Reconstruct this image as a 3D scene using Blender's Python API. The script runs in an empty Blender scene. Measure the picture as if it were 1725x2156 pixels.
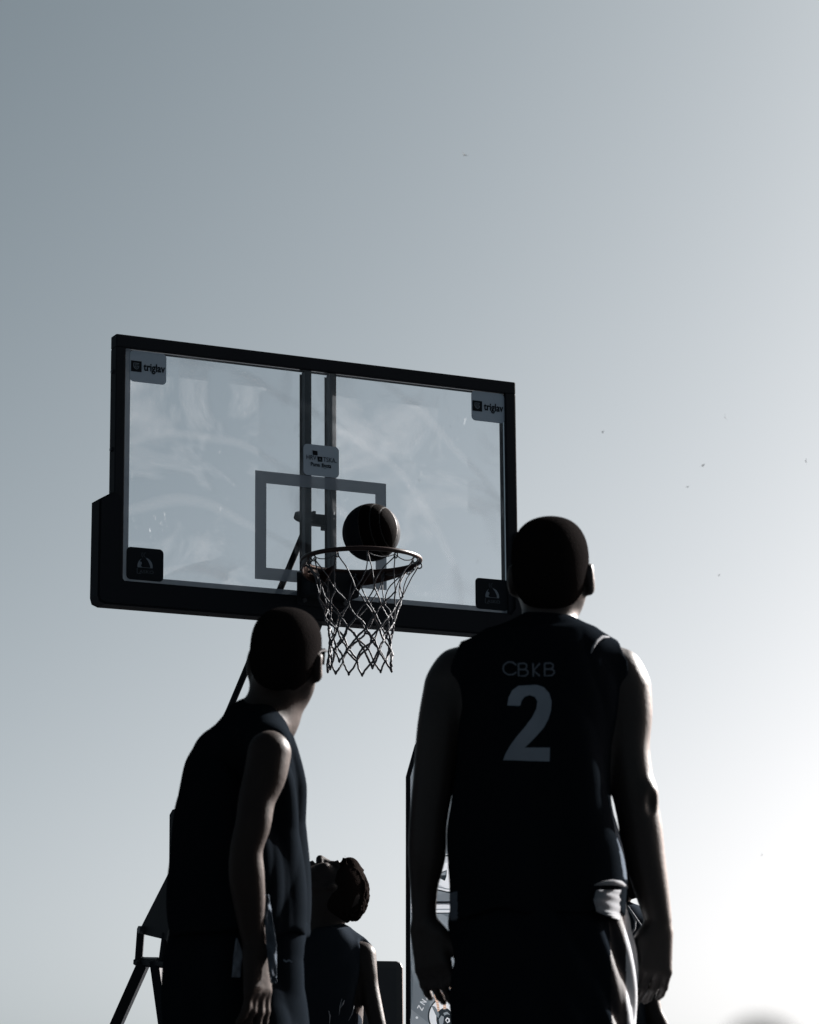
import bpy, bmesh, math, random
import numpy as np
from math import radians, sin, cos, tan, pi, exp, atan2, sqrt
from mathutils import Vector, Matrix
from mathutils.bvhtree import BVHTree
random.seed(4); rng = np.random.RandomState(4)
sc = bpy.context.scene
COL = sc.collection

# ------------------------------------------------------------------ camera
PITCH, ROLL, FPX, CAMH = radians(12.5), radians(.44), 6518.64, .585
cr_, sr_, cp_, sp_ = cos(ROLL), sin(ROLL), cos(PITCH), sin(PITCH)
R0 = np.array([1., 0, 0]); F0 = np.array([0, cp_, sp_]); U0 = np.array([0, -sp_, cp_])
RR = cr_*R0 - sr_*U0; UU = sr_*R0 + cr_*U0
O = np.array([0, 0, CAMH])
cam = bpy.data.cameras.new('camera'); camo = bpy.data.objects.new('camera', cam); COL.objects.link(camo)
M = Matrix.Identity(4)
for i in range(3):
    M[i][0] = RR[i]; M[i][1] = UU[i]; M[i][2] = -F0[i]; M[i][3] = O[i]
camo.matrix_world = M
cam.sensor_fit = 'HORIZONTAL'; cam.sensor_width = 36; cam.lens = 36*FPX/1725
cam.clip_start = .1; cam.clip_end = 5000
cam.dof.use_dof = True; cam.dof.focus_distance = 12.7; cam.dof.aperture_fstop = 15
sc.camera = camo

# ------------------------------------------------------------------ light
SUN_EL, SUN_AZ = 28, 51
w = bpy.data.worlds.new('World'); sc.world = w; w.use_nodes = True; nt = w.node_tree
sky = nt.nodes.new('ShaderNodeTexSky'); sky.sky_type = 'NISHITA'; sky.sun_disc = False
sky.sun_elevation = radians(SUN_EL); sky.sun_rotation = radians(SUN_AZ)
sky.air_density = .5; sky.dust_density = 2.6; sky.ozone_density = 1.0
bw = nt.nodes.new('ShaderNodeRGBToBW'); mixs = nt.nodes.new('ShaderNodeMix'); mixs.data_type = 'RGBA'
mixs.inputs[0].default_value = .92                      # hazy, nearly colourless air
sep = nt.nodes.new('ShaderNodeSeparateColor'); com = nt.nodes.new('ShaderNodeCombineColor')
bg = nt.nodes['Background']; bg.inputs[1].default_value = .06
nt.links.new(sky.outputs[0], bw.inputs[0]); nt.links.new(sky.outputs[0], mixs.inputs[6]); nt.links.new(bw.outputs[0], mixs.inputs[7])
nt.links.new(mixs.outputs[2], sep.inputs[0])
for i, (ex, k) in enumerate(((1.60, .1650), (1.42, .2256), (1.34, .2580))):   # the photograph's tone: contrasty, teal where darker
    pw = nt.nodes.new('ShaderNodeMath'); pw.operation = 'POWER'; pw.inputs[1].default_value = ex
    ml = nt.nodes.new('ShaderNodeMath'); ml.operation = 'MULTIPLY'; ml.inputs[1].default_value = k
    nt.links.new(sep.outputs[i], pw.inputs[0]); nt.links.new(pw.outputs[0], ml.inputs[0]); nt.links.new(ml.outputs[0], com.inputs[i])
nt.links.new(com.outputs[0], bg.inputs[0])
sun = bpy.data.lights.new('sun', 'SUN'); sun.energy = 5; sun.angle = radians(.5); sun.color = (1, .975, .945)
suno = bpy.data.objects.new('sun', sun); COL.objects.link(suno)
sd = Vector((sin(radians(SUN_AZ))*cos(radians(SUN_EL)), cos(radians(SUN_AZ))*cos(radians(SUN_EL)), sin(radians(SUN_EL))))
suno.rotation_euler = sd.to_track_quat('Z', 'Y').to_euler(); suno.location = (20, 20, 30)
sc.view_settings.view_transform = 'Standard'; sc.view_settings.look = 'None'
sc.view_settings.exposure = 2.6; sc.view_settings.gamma = 1
sc.view_settings.use_curve_mapping = False

# ------------------------------------------------------------------ picture -> place helpers
def ray(px, py):
    d = F0*FPX + RR*(px-862.5) - UU*(py-1078); return d/np.linalg.norm(d)
def at(px, py, Y):                     # point of the sight line that lies Y metres ahead
    d = ray(px, py); return O + d*(Y/d[1])
def scale(Y, py=1700):                 # metres per picture unit at that distance
    p = at(862, py, Y); return float(np.dot(p-O, F0))/FPX
HX, HY, HYAW = -.361, 12.345, radians(26.452)
hc, hs_ = cos(HYAW), sin(HYAW)
def hloc(p):
    v = np.array(p)-[HX, HY, 0]; return np.array([hc*v[0]+hs_*v[1], -hs_*v[0]+hc*v[1], v[2]])
def hx(px, py, x=0):                   # on a plane of constant x of the hoop's own frame
    o = hloc(O); d = hloc(O+ray(px, py))-o; return o+d*((x-o[0])/d[0])
def hy(px, py, y=0):
    o = hloc(O); d = hloc(O+ray(px, py))-o; return o+d*((y-o[1])/d[1])

# ------------------------------------------------------------------ materials
def mat(name, col, rough=.6, spec=.3, metal=0, bump=0, bscale=200, var=0, vscale=8, sheen=0, coat=0):
    m = bpy.data.materials.new(name); m.use_nodes = True; n = m.node_tree; b = n.nodes['Principled BSDF']
    b.inputs['Base Color'].default_value = (*col, 1); b.inputs['Roughness'].default_value = rough
    b.inputs['Specular IOR Level'].default_value = spec; b.inputs['Metallic'].default_value = metal
    if sheen: b.inputs['Sheen Weight'].default_value = sheen; b.inputs['Sheen Roughness'].default_value = .4
    if coat: b.inputs['Coat Weight'].default_value = coat; b.inputs['Coat Roughness'].default_value = .25
    tc = n.nodes.new('ShaderNodeTexCoord')
    if var:
        t = n.nodes.new('ShaderNodeTexNoise'); t.inputs['Scale'].default_value = vscale; t.inputs['Detail'].default_value = 6
        r = n.nodes.new('ShaderNodeMapRange'); r.inputs[3].default_value = 1-var; r.inputs[4].default_value = 1+var
        mx = n.nodes.new('ShaderNodeMix'); mx.data_type = 'RGBA'; mx.blend_type = 'MULTIPLY'; mx.inputs[0].default_value = 1
        mx.inputs[6].default_value = (*col, 1)
        n.links.new(tc.outputs['Object'], t.inputs[0]); n.links.new(t.outputs[0], r.inputs[0])
        n.links.new(r.outputs[0], mx.inputs[7]); n.links.new(mx.outputs[2], b.inputs['Base Color'])
    if bump:
        t2 = n.nodes.new('ShaderNodeTexNoise'); t2.inputs['Scale'].default_value = bscale; t2.inputs['Detail'].default_value = 4
        bp = n.nodes.new('ShaderNodeBump'); bp.inputs['Strength'].default_value = bump; bp.inputs['Distance'].default_value = .002
        n.links.new(tc.outputs['Object'], t2.inputs[0]); n.links.new(t2.outputs[0], bp.inputs['Height'])
        n.links.new(bp.outputs[0], b.inputs['Normal'])
    return m
def film(name, col, trans, seethru=.0):   # thin print or cloth that lets light through
    m = bpy.data.materials.new(name); m.use_nodes = True; n = m.node_tree; n.nodes.clear()
    out = n.nodes.new('ShaderNodeOutputMaterial'); d = n.nodes.new('ShaderNodeBsdfDiffuse'); t = n.nodes.new('ShaderNodeBsdfTranslucent')
    tr = n.nodes.new('ShaderNodeBsdfTransparent'); a = n.nodes.new('ShaderNodeMixShader'); b = n.nodes.new('ShaderNodeMixShader')
    d.inputs[0].default_value = (*col, 1); t.inputs[0].default_value = (*col, 1)
    a.inputs[0].default_value = trans; b.inputs[0].default_value = seethru
    n.links.new(d.outputs[0], a.inputs[1]); n.links.new(t.outputs[0], a.inputs[2])
    n.links.new(a.outputs[0], b.inputs[1]); n.links.new(tr.outputs[0], b.inputs[2]); n.links.new(b.outputs[0], out.inputs[0])
    return m
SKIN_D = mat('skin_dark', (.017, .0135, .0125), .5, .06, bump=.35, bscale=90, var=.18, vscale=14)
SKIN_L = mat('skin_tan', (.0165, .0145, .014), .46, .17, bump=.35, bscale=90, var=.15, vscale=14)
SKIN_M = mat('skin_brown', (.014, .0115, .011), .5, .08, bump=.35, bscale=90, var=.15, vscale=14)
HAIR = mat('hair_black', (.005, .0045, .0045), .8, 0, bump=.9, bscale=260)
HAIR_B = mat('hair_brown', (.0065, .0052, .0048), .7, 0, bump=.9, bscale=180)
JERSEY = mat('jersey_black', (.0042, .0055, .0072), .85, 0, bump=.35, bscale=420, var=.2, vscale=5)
JERSEY_N = mat('jersey_navy', (.010, .0125, .016), .8, 0, bump=.35, bscale=420, var=.2, vscale=5)
SHORTS = mat('shorts_black', (.0045, .006, .008), .8, 0, bump=.35, bscale=380, var=.2, vscale=5)
SHORTS_P = mat('shorts_plum', (.0045, .0038, .0055), .7, .15, bump=.35, bscale=380)
WHITECLOTH_LITFOLD = mat('white_cloth_and_lit_folds', (.15, .155, .165), .8, 0, bump=.35, bscale=420)
GREYCLOTH_SUNEDGE = mat('grey_cloth_and_sun_edge', (.06, .072, .088), .8, 0, bump=.35, bscale=420)
PRINT = mat('grey_print', (.135, .16, .19), .7, .1, var=.25, vscale=7)
PRINT2 = mat('name_print', (.068, .08, .097), .6, .2, var=.2, vscale=9)
SHOE = mat('shoe_rubber', (.03, .03, .035), .6, .3)
SOLE = mat('shoe_sole', (.5, .5, .5), .6, .3)
EYE = mat('eye_white', (.6, .58, .55), .2, .5)
FRAME = mat('frame_metal_black', (.009, .011, .014), .55, .05, bump=.2, bscale=60, var=.3, vscale=6)
STEEL = mat('steel_grey_dark', (.035, .04, .047), .42, .3, metal=.3, bump=.2, bscale=80, var=.4, vscale=9)
PAD = mat('padding_vinyl', (.007, .009, .012), .6, .04, bump=.15, bscale=40)
RIM = mat('rim_orange_paint', (.014, .006, .005), .36, .2, bump=.15, bscale=120, var=.3, vscale=20)
NET = mat('net_cord', (.050, .054, .062), .7, .2, bump=.6, bscale=500, var=.3, vscale=30)
BALLM = mat('ball_leather', (.0028, .0020, .0018), .85, .01, bump=.8, bscale=330, var=.15, vscale=12)
BALLP = mat('ball_leather_dark', (.004, .0055, .008), .7, .05, bump=.8, bscale=330)
SEAM = mat('ball_seam', (.006, .006, .006), .6, .2)
ST_GREY = film('sticker_grey', (.27, .33, .39), .08)
ST_BLACK = film('sticker_black', (.012, .015, .018), .1)
ST_MARK = film('sticker_mark', (.13, .16, .19), .1)
ST_DIM = film('sticker_dim', (.06, .072, .085), .1)
LINE = film('glass_line_print', (.19, .225, .265), .3, .05)
BAN_G = film('banner_grey', (.165, .195, .225), .17)
BAN_G2 = film('banner_grey_dark', (.115, .14, .165), .17)
BAN_W = film('banner_white', (.52, .56, .61), .17)
BAN_K = film('banner_black', (.015, .02, .025), .2)
BAN_O = film('banner_horn', (.42, .30, .24), .24)
BIRD = mat('bird_dark', (.02, .02, .02), .8, .1)
COURT = mat('court_tiles', (.022, .024, .027), .9, .05, var=.15, vscale=.6)
PANEL = mat('panel_black', (.014, .016, .020), .45, .35, bump=.1, bscale=30)
PANEL_E = mat('panel_edge', (.008, .009, .011), .3, .5)

def glass_material():
    m = bpy.data.materials.new('board_glass'); m.use_nodes = True; n = m.node_tree; n.nodes.clear(); L = n.links
    N = lambda t: n.nodes.new(t)
    out = N('ShaderNodeOutputMaterial'); tr = N('ShaderNodeBsdfTransparent'); gl = N('ShaderNodeBsdfGlossy'); df = N('ShaderNodeBsdfDiffuse'); tl = N('ShaderNodeBsdfTranslucent')
    tr.inputs[0].default_value = (.875, .895, .91, 1); gl.inputs['Roughness'].default_value = .02
    df.inputs[0].default_value = (.7, .73, .75, 1); tl.inputs[0].default_value = (.8, .83, .86, 1)
    tc = N('ShaderNodeTexCoord'); mp = N('ShaderNodeMapping'); L.new(tc.outputs['Object'], mp.inputs[0])
    # soft smears
    n1 = N('ShaderNodeTexNoise'); n1.inputs['Scale'].default_value = 2.4; n1.inputs['Detail'].default_value = 7; n1.inputs['Roughness'].default_value = .62; n1.inputs['Distortion'].default_value = 1.2
    L.new(mp.outputs[0], n1.inputs[0])
    r1 = N('ShaderNodeMapRange'); r1.inputs[1].default_value = .46; r1.inputs[2].default_value = .80; r1.inputs[4].default_value = .26; L.new(n1.outputs[0], r1.inputs[0])
    # long wiping arcs
    wv = N('ShaderNodeTexWave'); wv.wave_type = 'RINGS'; wv.rings_direction = 'Y'; wv.inputs['Scale'].default_value = 1.1; wv.inputs['Distortion'].default_value = 5; wv.inputs['Detail'].default_value = 2; wv.inputs['Detail Scale'].default_value = .8
    m2 = N('ShaderNodeMapping'); m2.inputs['Location'].default_value = (.55, 0, -2.6); L.new(tc.outputs['Object'], m2.inputs[0]); L.new(m2.outputs[0], wv.inputs[0])
    r2 = N('ShaderNodeMapRange'); r2.inputs[1].default_value = .93; r2.inputs[2].default_value = 1.0; r2.inputs[4].default_value = .06; L.new(wv.outputs[0], r2.inputs[0])
    # ball scuffs, small bright flecks gathered in places
    vo = N('ShaderNodeTexNoise'); vo.inputs['Scale'].default_value = 75; vo.inputs['Detail'].default_value = 2; m3 = N('ShaderNodeMapping'); m3.inputs['Scale'].default_value = (1, 1, .38); m3.inputs['Rotation'].default_value = (0, .5, 0)
    L.new(tc.outputs['Object'], m3.inputs[0]); L.new(m3.outputs[0], vo.inputs[0])
    r3 = N('ShaderNodeMapRange'); r3.inputs[1].default_value = .64; r3.inputs[2].default_value = .72; r3.inputs[4].default_value = .3; L.new(vo.outputs[0], r3.inputs[0])
    n4 = N('ShaderNodeTexNoise'); n4.inputs['Scale'].default_value = 6; n4.inputs['Detail'].default_value = 3; L.new(mp.outputs[0], n4.inputs[0])
    r4 = N('ShaderNodeMapRange'); r4.inputs[1].default_value = .55; r4.inputs[2].default_value = .68; L.new(n4.outputs[0], r4.inputs[0])
    mu = N('ShaderNodeMath'); mu.operation = 'MULTIPLY'; L.new(r3.outputs[0], mu.inputs[0]); L.new(r4.outputs[0], mu.inputs[1])
    a1 = N('ShaderNodeMath'); L.new(r1.outputs[0], a1.inputs[0]); L.new(r2.outputs[0], a1.inputs[1])
    a2 = N('ShaderNodeMath'); L.new(a1.outputs[0], a2.inputs[0]); L.new(mu.outputs[0], a2.inputs[1]); a2.use_clamp = True
    dirt = N('ShaderNodeMixShader'); dirt.inputs[0].default_value = .7; L.new(df.outputs[0], dirt.inputs[1]); L.new(tl.outputs[0], dirt.inputs[2])
    fr = N('ShaderNodeFresnel'); fr.inputs[0].default_value = 1.4
    g = N('ShaderNodeMixShader'); L.new(fr.outputs[0], g.inputs[0]); L.new(tr.outputs[0], g.inputs[1]); L.new(gl.outputs[0], g.inputs[2])
    f = N('ShaderNodeMixShader'); L.new(a2.outputs[0], f.inputs[0]); L.new(g.outputs[0], f.inputs[1]); L.new(dirt.outputs[0], f.inputs[2])
    L.new(f.outputs[0], out.inputs[0]); return m
GLASS = glass_material()

# ------------------------------------------------------------------ object helpers
def link(name, me, parent=None):
    o = bpy.data.objects.new(name, me); COL.objects.link(o)
    if parent: o.parent = parent
    return o
def tag(o, label=None, cat=None, group=None, kind=None):
    if label: o['label'] = label
    if cat: o['category'] = cat
    if group: o['group'] = group
    if kind: o['kind'] = kind
    return o
def empty(name, loc, rz=0, **k):
    o = bpy.data.objects.new(name, None); COL.objects.link(o); o.location = loc; o.rotation_euler = (0, 0, rz); o.empty_display_size = .2
    return tag(o, **k)
def bmobj(name, bm, m, parent=None, smooth=False):
    me = bpy.data.meshes.new(name); bm.to_mesh(me); bm.free()
    for mm in (m if isinstance(m, (list, tuple)) else [m]): me.materials.append(mm)
    if smooth: me.polygons.foreach_set('use_smooth', [True]*len(me.polygons))
    return link(name, me, parent)
def box(bm, lo, hi, bev=0):
    r = bmesh.ops.create_cube(bm, size=1)
    lo = np.array(lo, float); hi = np.array(hi, float); c = (lo+hi)/2; s = hi-lo
    for v in r['verts']: v.co = Vector((v.co.x*s[0]+c[0], v.co.y*s[1]+c[1], v.co.z*s[2]+c[2]))
    if bev:
        es = list({e for v in r['verts'] for e in v.link_edges})
        bmesh.ops.bevel(bm, geom=es, offset=bev, segments=2, affect='EDGES', profile=.6)
def tube(bm, pts, r, seg=8, cap=True, closed=False, flat=None):
    pts = [Vector(p) for p in pts]; n = len(pts); rs = r if hasattr(r, '__len__') else [r]*n
    rings = []; up = None
    for i, p in enumerate(pts):
        a = pts[(i-1) % n] if (closed or i > 0) else p; b = pts[(i+1) % n] if (closed or i < n-1) else p
        t = (b-a).normalized()
        if up is None: up = Vector((0, 0, 1)) if abs(t.z) < .9 else Vector((1, 0, 0))
        u = (up-t*up.dot(t)).normalized(); v = t.cross(u); up = u
        rings.append([bm.verts.new(p+(u*cos(k*2*pi/seg)*(flat or 1)+v*sin(k*2*pi/seg))*rs[i]) for k in range(seg)])
    m = n if closed else n-1
    for i in range(m):
        A, B = rings[i], rings[(i+1) % n]
        for k in range(seg): bm.faces.new((A[k], A[(k+1) % seg], B[(k+1) % seg], B[k]))
    if cap and not closed:
        bm.faces.new(rings[0][::-1]); bm.faces.new(rings[-1])
def prism(bm, poly, f, a, b):          # poly of (u,v); f(u,v,w)->point; thick from w=a to w=b
    A = [bm.verts.new(f(u, v, a)) for u, v in poly]; B = [bm.verts.new(f(u, v, b)) for u, v in poly]
    bm.faces.new(A); bm.faces.new(B[::-1]); n = len(poly)
    for i in range(n): bm.faces.new((A[i], B[i], B[(i+1) % n], A[(i+1) % n]))
    bmesh.ops.recalc_face_normals(bm, faces=bm.faces)
def sheet(bm, poly, f):
    vs = [bm.verts.new(f(u, v)) for u, v in poly]; fc = bm.faces.new(vs); bmesh.ops.triangulate(bm, faces=[fc])
def rrect(x0, z0, x1, z1, r, n=6):
    out = []
    for cx, cz, a0 in ((x1-r, z1-r, 0), (x0+r, z1-r, 90), (x0+r, z0+r, 180), (x1-r, z0+r, 270)):
        for k in range(n+1):
            a = radians(a0+90*k/n); out.append((cx+r*cos(a), cz+r*sin(a)))
    return out
def stroke(bm, pts, wd, f):            # flat ribbon along a polyline in the print plane
    n = len(pts)
    L, Rr = [], []
    for i in range(n):
        a = np.array(pts[max(i-1, 0)], float); b = np.array(pts[min(i+1, n-1)], float); t = b-a; t /= np.linalg.norm(t)+1e-9
        nn = np.array([-t[1], t[0]])*wd/2; p = np.array(pts[i], float)
        L.append(bm.verts.new(f(*(p+nn)))); Rr.append(bm.verts.new(f(*(p-nn))))
    for i in range(n-1): bm.faces.new((L[i], Rr[i], Rr[i+1], L[i+1]))
def glyphs(text, bold=0):              # filled outline of a word, as (verts, faces) with height of capitals 1
    c = bpy.data.curves.new('word', 'FONT'); c.body = text; c.size = 1; c.offset = bold; c.resolution_u = 4
    o = bpy.data.objects.new('word', c); COL.objects.link(o)
    dg = bpy.context.evaluated_depsgraph_get(); me = o.evaluated_get(dg).to_mesh()
    V = np.array([v.co[:2] for v in me.vertices]); Fs = [tuple(p.vertices) for p in me.polygons]
    o.evaluated_get(dg).to_mesh_clear(); bpy.data.objects.remove(o); bpy.data.curves.remove(c)
    return V, Fs
def word(bm, text, x0, x1, y0, y1, f, bold=0):   # fit a word into a rectangle
    V, Fs = glyphs(text, bold); lo, hi = V.min(0), V.max(0)
    P = (V-lo)/(hi-lo); vs = [bm.verts.new(f(x0+p[0]*(x1-x0), y0+p[1]*(y1-y0))) for p in P]
    for q in Fs:
        try: bm.faces.new([vs[i] for i in q])
        except ValueError: pass

# ------------------------------------------------------------------ SDF modelling
def smin(a, b, k):
    h = np.maximum(k-np.abs(a-b), 0)/k; return np.minimum(a, b)-h*h*k*.25
class Vol:
    def __init__(s, lo, hi, h):
        s.lo = np.array(lo, float); s.h = h; n = np.ceil((np.array(hi)-s.lo)/h).astype(int)+1
        s.n = n; s.F = np.full(n, .2, np.float32)
        s.ax = [(s.lo[i]+h*np.arange(n[i])).astype(np.float32) for i in range(3)]
    def sl(s, bb, m):
        out = []
        for i in range(3):
            a = int(np.floor((bb[0][i]-m-s.lo[i])/s.h)); b = int(np.ceil((bb[1][i]+m-s.lo[i])/s.h))+1
            out.append(slice(min(max(a, 0), s.n[i]), min(max(b, 0), s.n[i])))
        return tuple(out)
    def grid(s, q):
        return s.ax[0][q[0]][:, None, None], s.ax[1][q[1]][None, :, None], s.ax[2][q[2]][None, None, :]
    def add(s, prim, k=.02, cut=False):
        fn, bb = prim; q = s.sl(bb, .03+k)
        if any(a.stop <= a.start for a in q): return
        d = fn(*s.grid(q))
        s.F[q] = -smin(-s.F[q], d, k) if cut else smin(s.F[q], d, k)
def cap(a, b, ra, rb=None, sq=None, sqdir=None):
    a = np.array(a, float); b = np.array(b, float); rb = ra if rb is None else rb; ab = b-a; L2 = float(ab@ab)+1e-9
    R = max(ra, rb)*1.05
    def fn(x, y, z):
        px, py, pz = x-a[0], y-a[1], z-a[2]; t = np.clip((px*ab[0]+py*ab[1]+pz*ab[2])/L2, 0, 1)
        dx, dy, dz = px-t*ab[0], py-t*ab[1], pz-t*ab[2]; r = ra+(rb-ra)*t
        if sq:   # flatten across a direction: distances along sqdir count more
            u = sqdir; w_ = dx*u[0]+dy*u[1]+dz*u[2]; e = (sq*sq-1)
            return np.sqrt(dx*dx+dy*dy+dz*dz+e*w_*w_)-r
        return np.sqrt(dx*dx+dy*dy+dz*dz)-r
    return fn, (np.minimum(a, b)-R, np.maximum(a, b)+R)
def ell(c, r, B=None):                 # B rows = own axes in world
    c = np.array(c, float); r = np.array(r, float); B = np.eye(3) if B is None else B; R = max(r)
    def fn(x, y, z):
        p = [(x-c[0])*B[i][0]+(y-c[1])*B[i][1]+(z-c[2])*B[i][2] for i in range(3)]
        k0 = np.sqrt(sum((p[i]/r[i])**2 for i in range(3))); k1 = np.sqrt(sum((p[i]/r[i]**2)**2 for i in range(3)))+1e-6
        return k0*(k0-1)/k1
    return fn, (c-R, c+R)
def loft(lv, th=0, n=2.3, fold=None):  # lv rows: z, cx, cy, rx, ry ; th rotates the cross-section
    lv = np.array(sorted(lv), float); Z = lv[:, 0]; ct, st = cos(th), sin(th)
    zz = np.linspace(Z[0], Z[-1], 200); T = [np.interp(zz, Z, lv[:, i]) for i in range(1, 5)]
    ker = np.hanning(21); ker /= ker.sum(); T = [np.convolve(np.pad(t, 10, 'edge'), ker, 'valid') for t in T]
    rm = lv[:, 3:5].max()
    lo = np.array([lv[:, 1].min()-rm, lv[:, 2].min()-rm, Z[0]]); hi = np.array([lv[:, 1].max()+rm, lv[:, 2].max()+rm, Z[-1]])
    def fn(x, y, z):
        cx, cy, rx, ry = [np.interp(z, zz, t) for t in T]
        X, Y = x-cx, y-cy; u = X*ct+Y*st; v = -X*st+Y*ct
        k = ((np.abs(u)/rx)**n+(np.abs(v)/ry)**n)**(1/n)
        d = (k-1)*np.minimum(rx, ry)
        if fold is not None: d = d+fold(x, y, z)
        e = np.maximum(Z[0]-z+(.005*np.sin(31*x+2)+.004*np.sin(53*x+17*y) if fold is not None else 0), z-Z[-1])
        return -smin(-d, -(e+0*d), .01)
    return fn, (lo, hi)
def folds(seed, amp=.006, fz=9, fx=26):
    r = np.random.RandomState(seed); P = [(r.uniform(-1, 1)*fx, r.uniform(-1, 1)*fx, r.uniform(-1, 1)*fz, r.uniform(0, 6.3)) for _ in range(5)]
    def f(x, y, z):
        wx = .25*np.sin(7*z+2*x+seed)
        s = 0
        for i, (a, b, c, p) in enumerate(P): s = s+(1-np.abs(np.sin(a*(x+wx*.2)+b*(y+wx*.15)+c*z+p)))*(1 if i % 2 else .7)
        return (s-1.6)*amp
    return f
def surface(vol):
    F = vol.F; S = F < 0; nx, ny, nz = F.shape
    cnt = np.zeros((nx-1, ny-1, nz-1), np.int8)
    cor = [(i, j, k) for i in (0, 1) for j in (0, 1) for k in (0, 1)]
    sub = lambda A, c: A[c[0]:nx-1+c[0], c[1]:ny-1+c[1], c[2]:nz-1+c[2]]
    for c in cor: cnt += sub(S, c)
    act = (cnt > 0) & (cnt < 8); I = np.argwhere(act); N = len(I)
    acc = np.zeros((N, 3)); num = np.zeros(N)
    val = {c: F[I[:, 0]+c[0], I[:, 1]+c[1], I[:, 2]+c[2]].astype(float) for c in cor}
    for a in cor:
        for ax in range(3):
            if a[ax]: continue
            b = list(a); b[ax] = 1; b = tuple(b); fa, fb = val[a], val[b]; m = (fa < 0) != (fb < 0)
            t = np.where(m, fa/np.where(m, fa-fb, 1), 0)
            for d in range(3): acc[:, d] += m*(a[d]+(t if d == ax else 0))
            num += m
    V = vol.lo+(I+acc/num[:, None])*vol.h
    idm = np.full(act.shape, -1, np.int32); idm[act] = np.arange(N)
    Q = []
    for ax in range(3):
        o1, o2 = (ax+1) % 3, (ax+2) % 3
        sa = [slice(1, -1)]*3; sa[ax] = slice(0, -1); sb = list(sa); sb[ax] = slice(1, None)
        A, B = S[tuple(sa)], S[tuple(sb)]
        for inside_first in (True, False):
            m = (A & ~B) if inside_first else (~A & B)
            p = np.argwhere(m)
            if not len(p): continue
            p = p.copy(); p[:, o1] += 1; p[:, o2] += 1
            def cid(d1, d2):
                q = p.copy(); q[:, o1] += d1; q[:, o2] += d2; return idm[q[:, 0], q[:, 1], q[:, 2]]
            q = np.stack([cid(-1, -1), cid(0, -1), cid(0, 0), cid(-1, 0)], 1)
            Q.append(q if inside_first else q[:, ::-1])
    return V, np.concatenate(Q)
def sdfobj(name, vol, mats, parent, matfn=None):
    V, Q = surface(vol)
    # relax a little so that no voxel steps show
    E = np.concatenate([Q[:, [0, 1]], Q[:, [1, 2]], Q[:, [2, 3]], Q[:, [3, 0]]]); N = len(V)
    for lam in (.5, -.45, .5, -.45):
        A = np.zeros((N, 3)); C = np.bincount(E[:, 0], minlength=N)+np.bincount(E[:, 1], minlength=N)
        for d in range(3): A[:, d] = np.bincount(E[:, 0], V[E[:, 1], d], N)+np.bincount(E[:, 1], V[E[:, 0], d], N)
        V = V+lam*(A/np.maximum(C, 1)[:, None]-V)
    me = bpy.data.meshes.new(name); me.vertices.add(N); me.vertices.foreach_set('co', V.astype(np.float32).ravel())
    me.loops.add(len(Q)*4); me.loops.foreach_set('vertex_index', Q.astype(np.int32).ravel())
    me.polygons.add(len(Q)); me.polygons.foreach_set('loop_start', np.arange(0, len(Q)*4, 4, dtype=np.int32))
    me.polygons.foreach_set('loop_total', np.full(len(Q), 4, np.int32))
    mats = mats if isinstance(mats, list) else [mats]
    for m in mats: me.materials.append(m)
    me.polygons.foreach_set('use_smooth', np.ones(len(Q), bool))
    if matfn: me.polygons.foreach_set('material_index', matfn(V[Q].mean(1)).astype(np.int32))
    me.update(calc_edges=True); me.validate()
    o = link(name, me)
    if parent:
        o.parent = parent; o.matrix_parent_inverse = parent.matrix_world.inverted() if False else Matrix.Translation(-Vector(parent.location))
    return o

# ------------------------------------------------------------------ setting
bm = bmesh.new(); bmesh.ops.create_grid(bm, x_segments=8, y_segments=8, size=3000)
g = bmobj('ground', bm, COURT); tag(g, kind='structure')

# ------------------------------------------------------------------ the basketball hoop
hoop = empty('basketball_hoop', (HX, HY, 0), HYAW, label='tall portable basketball hoop with clear glass board, black frame, net and padded lower edge', cat='basketball hoop')
ZT, ZB, WB = 3.971, 2.921, .906
# frame: four bars butted end to end
for lo, hi in (((-WB, -.012, ZT-.053), (WB, .05, ZT)), ((-WB, -.012, ZB), (WB, .05, ZB+.045)),
               ((-WB, -.012, ZB+.045), (-WB+.042, .05, ZT-.053)), ((WB-.05, -.012, ZB+.045), (WB, .05, ZT-.053))):
    bm = bmesh.new(); box(bm, lo, hi, .005); bmobj('frame_bar', bm, FRAME, hoop)
for x, z in ((-WB-.003, 3.82), (-WB-.003, 3.5), (WB+.003, 3.7), (WB+.003, 3.4)):
    bm = bmesh.new(); tube(bm, [(x-.005, .02, z), (x+.005, .02, z)], .009, 6); bmobj('frame_bolt', bm, STEEL, hoop)
bm = bmesh.new(); box(bm, (-WB+.044, 0, ZB+.047), (WB-.052, .010, ZT-.055)); glass = bmobj('glass_panel', bm, GLASS, hoop)
# printed line round the edge of the glass, and the shooter's square
fB = lambda d: (lambda x, z: Vector((x, d, z)))
bm = bmesh.new()
x0, x1, z0, z1 = -WB+.044, WB-.051, ZB+.046, ZT-.054
for a in ((x0, z0+.022, x0+.022, z1), (x0, z0, x1, z0+.022)):
    vs = [bm.verts.new((u, -.002, v)) for u, v in ((a[0], a[1]), (a[2], a[1]), (a[2], a[3]), (a[0], a[3]))]; bm.faces.new(vs)
bmobj('boundary_line', bm, LINE, hoop)
bm = bmesh.new()
q0, q1, qz0, qz1, lw = -.295, .295, 3.022, 3.471, .05
for a in ((q0, qz0, q0+lw, qz1), (q1-lw, qz0, q1, qz1), (q0+lw, qz1-lw, q1-lw, qz1), (q0+lw, qz0, q1-lw, qz0+lw)):
    vs = [bm.verts.new((u, -.002, v)) for u, v in ((a[0], a[1]), (a[2], a[1]), (a[2], a[3]), (a[0], a[3]))]; bm.faces.new(vs)
bmobj('target_square', bm, LINE, hoop)
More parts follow.
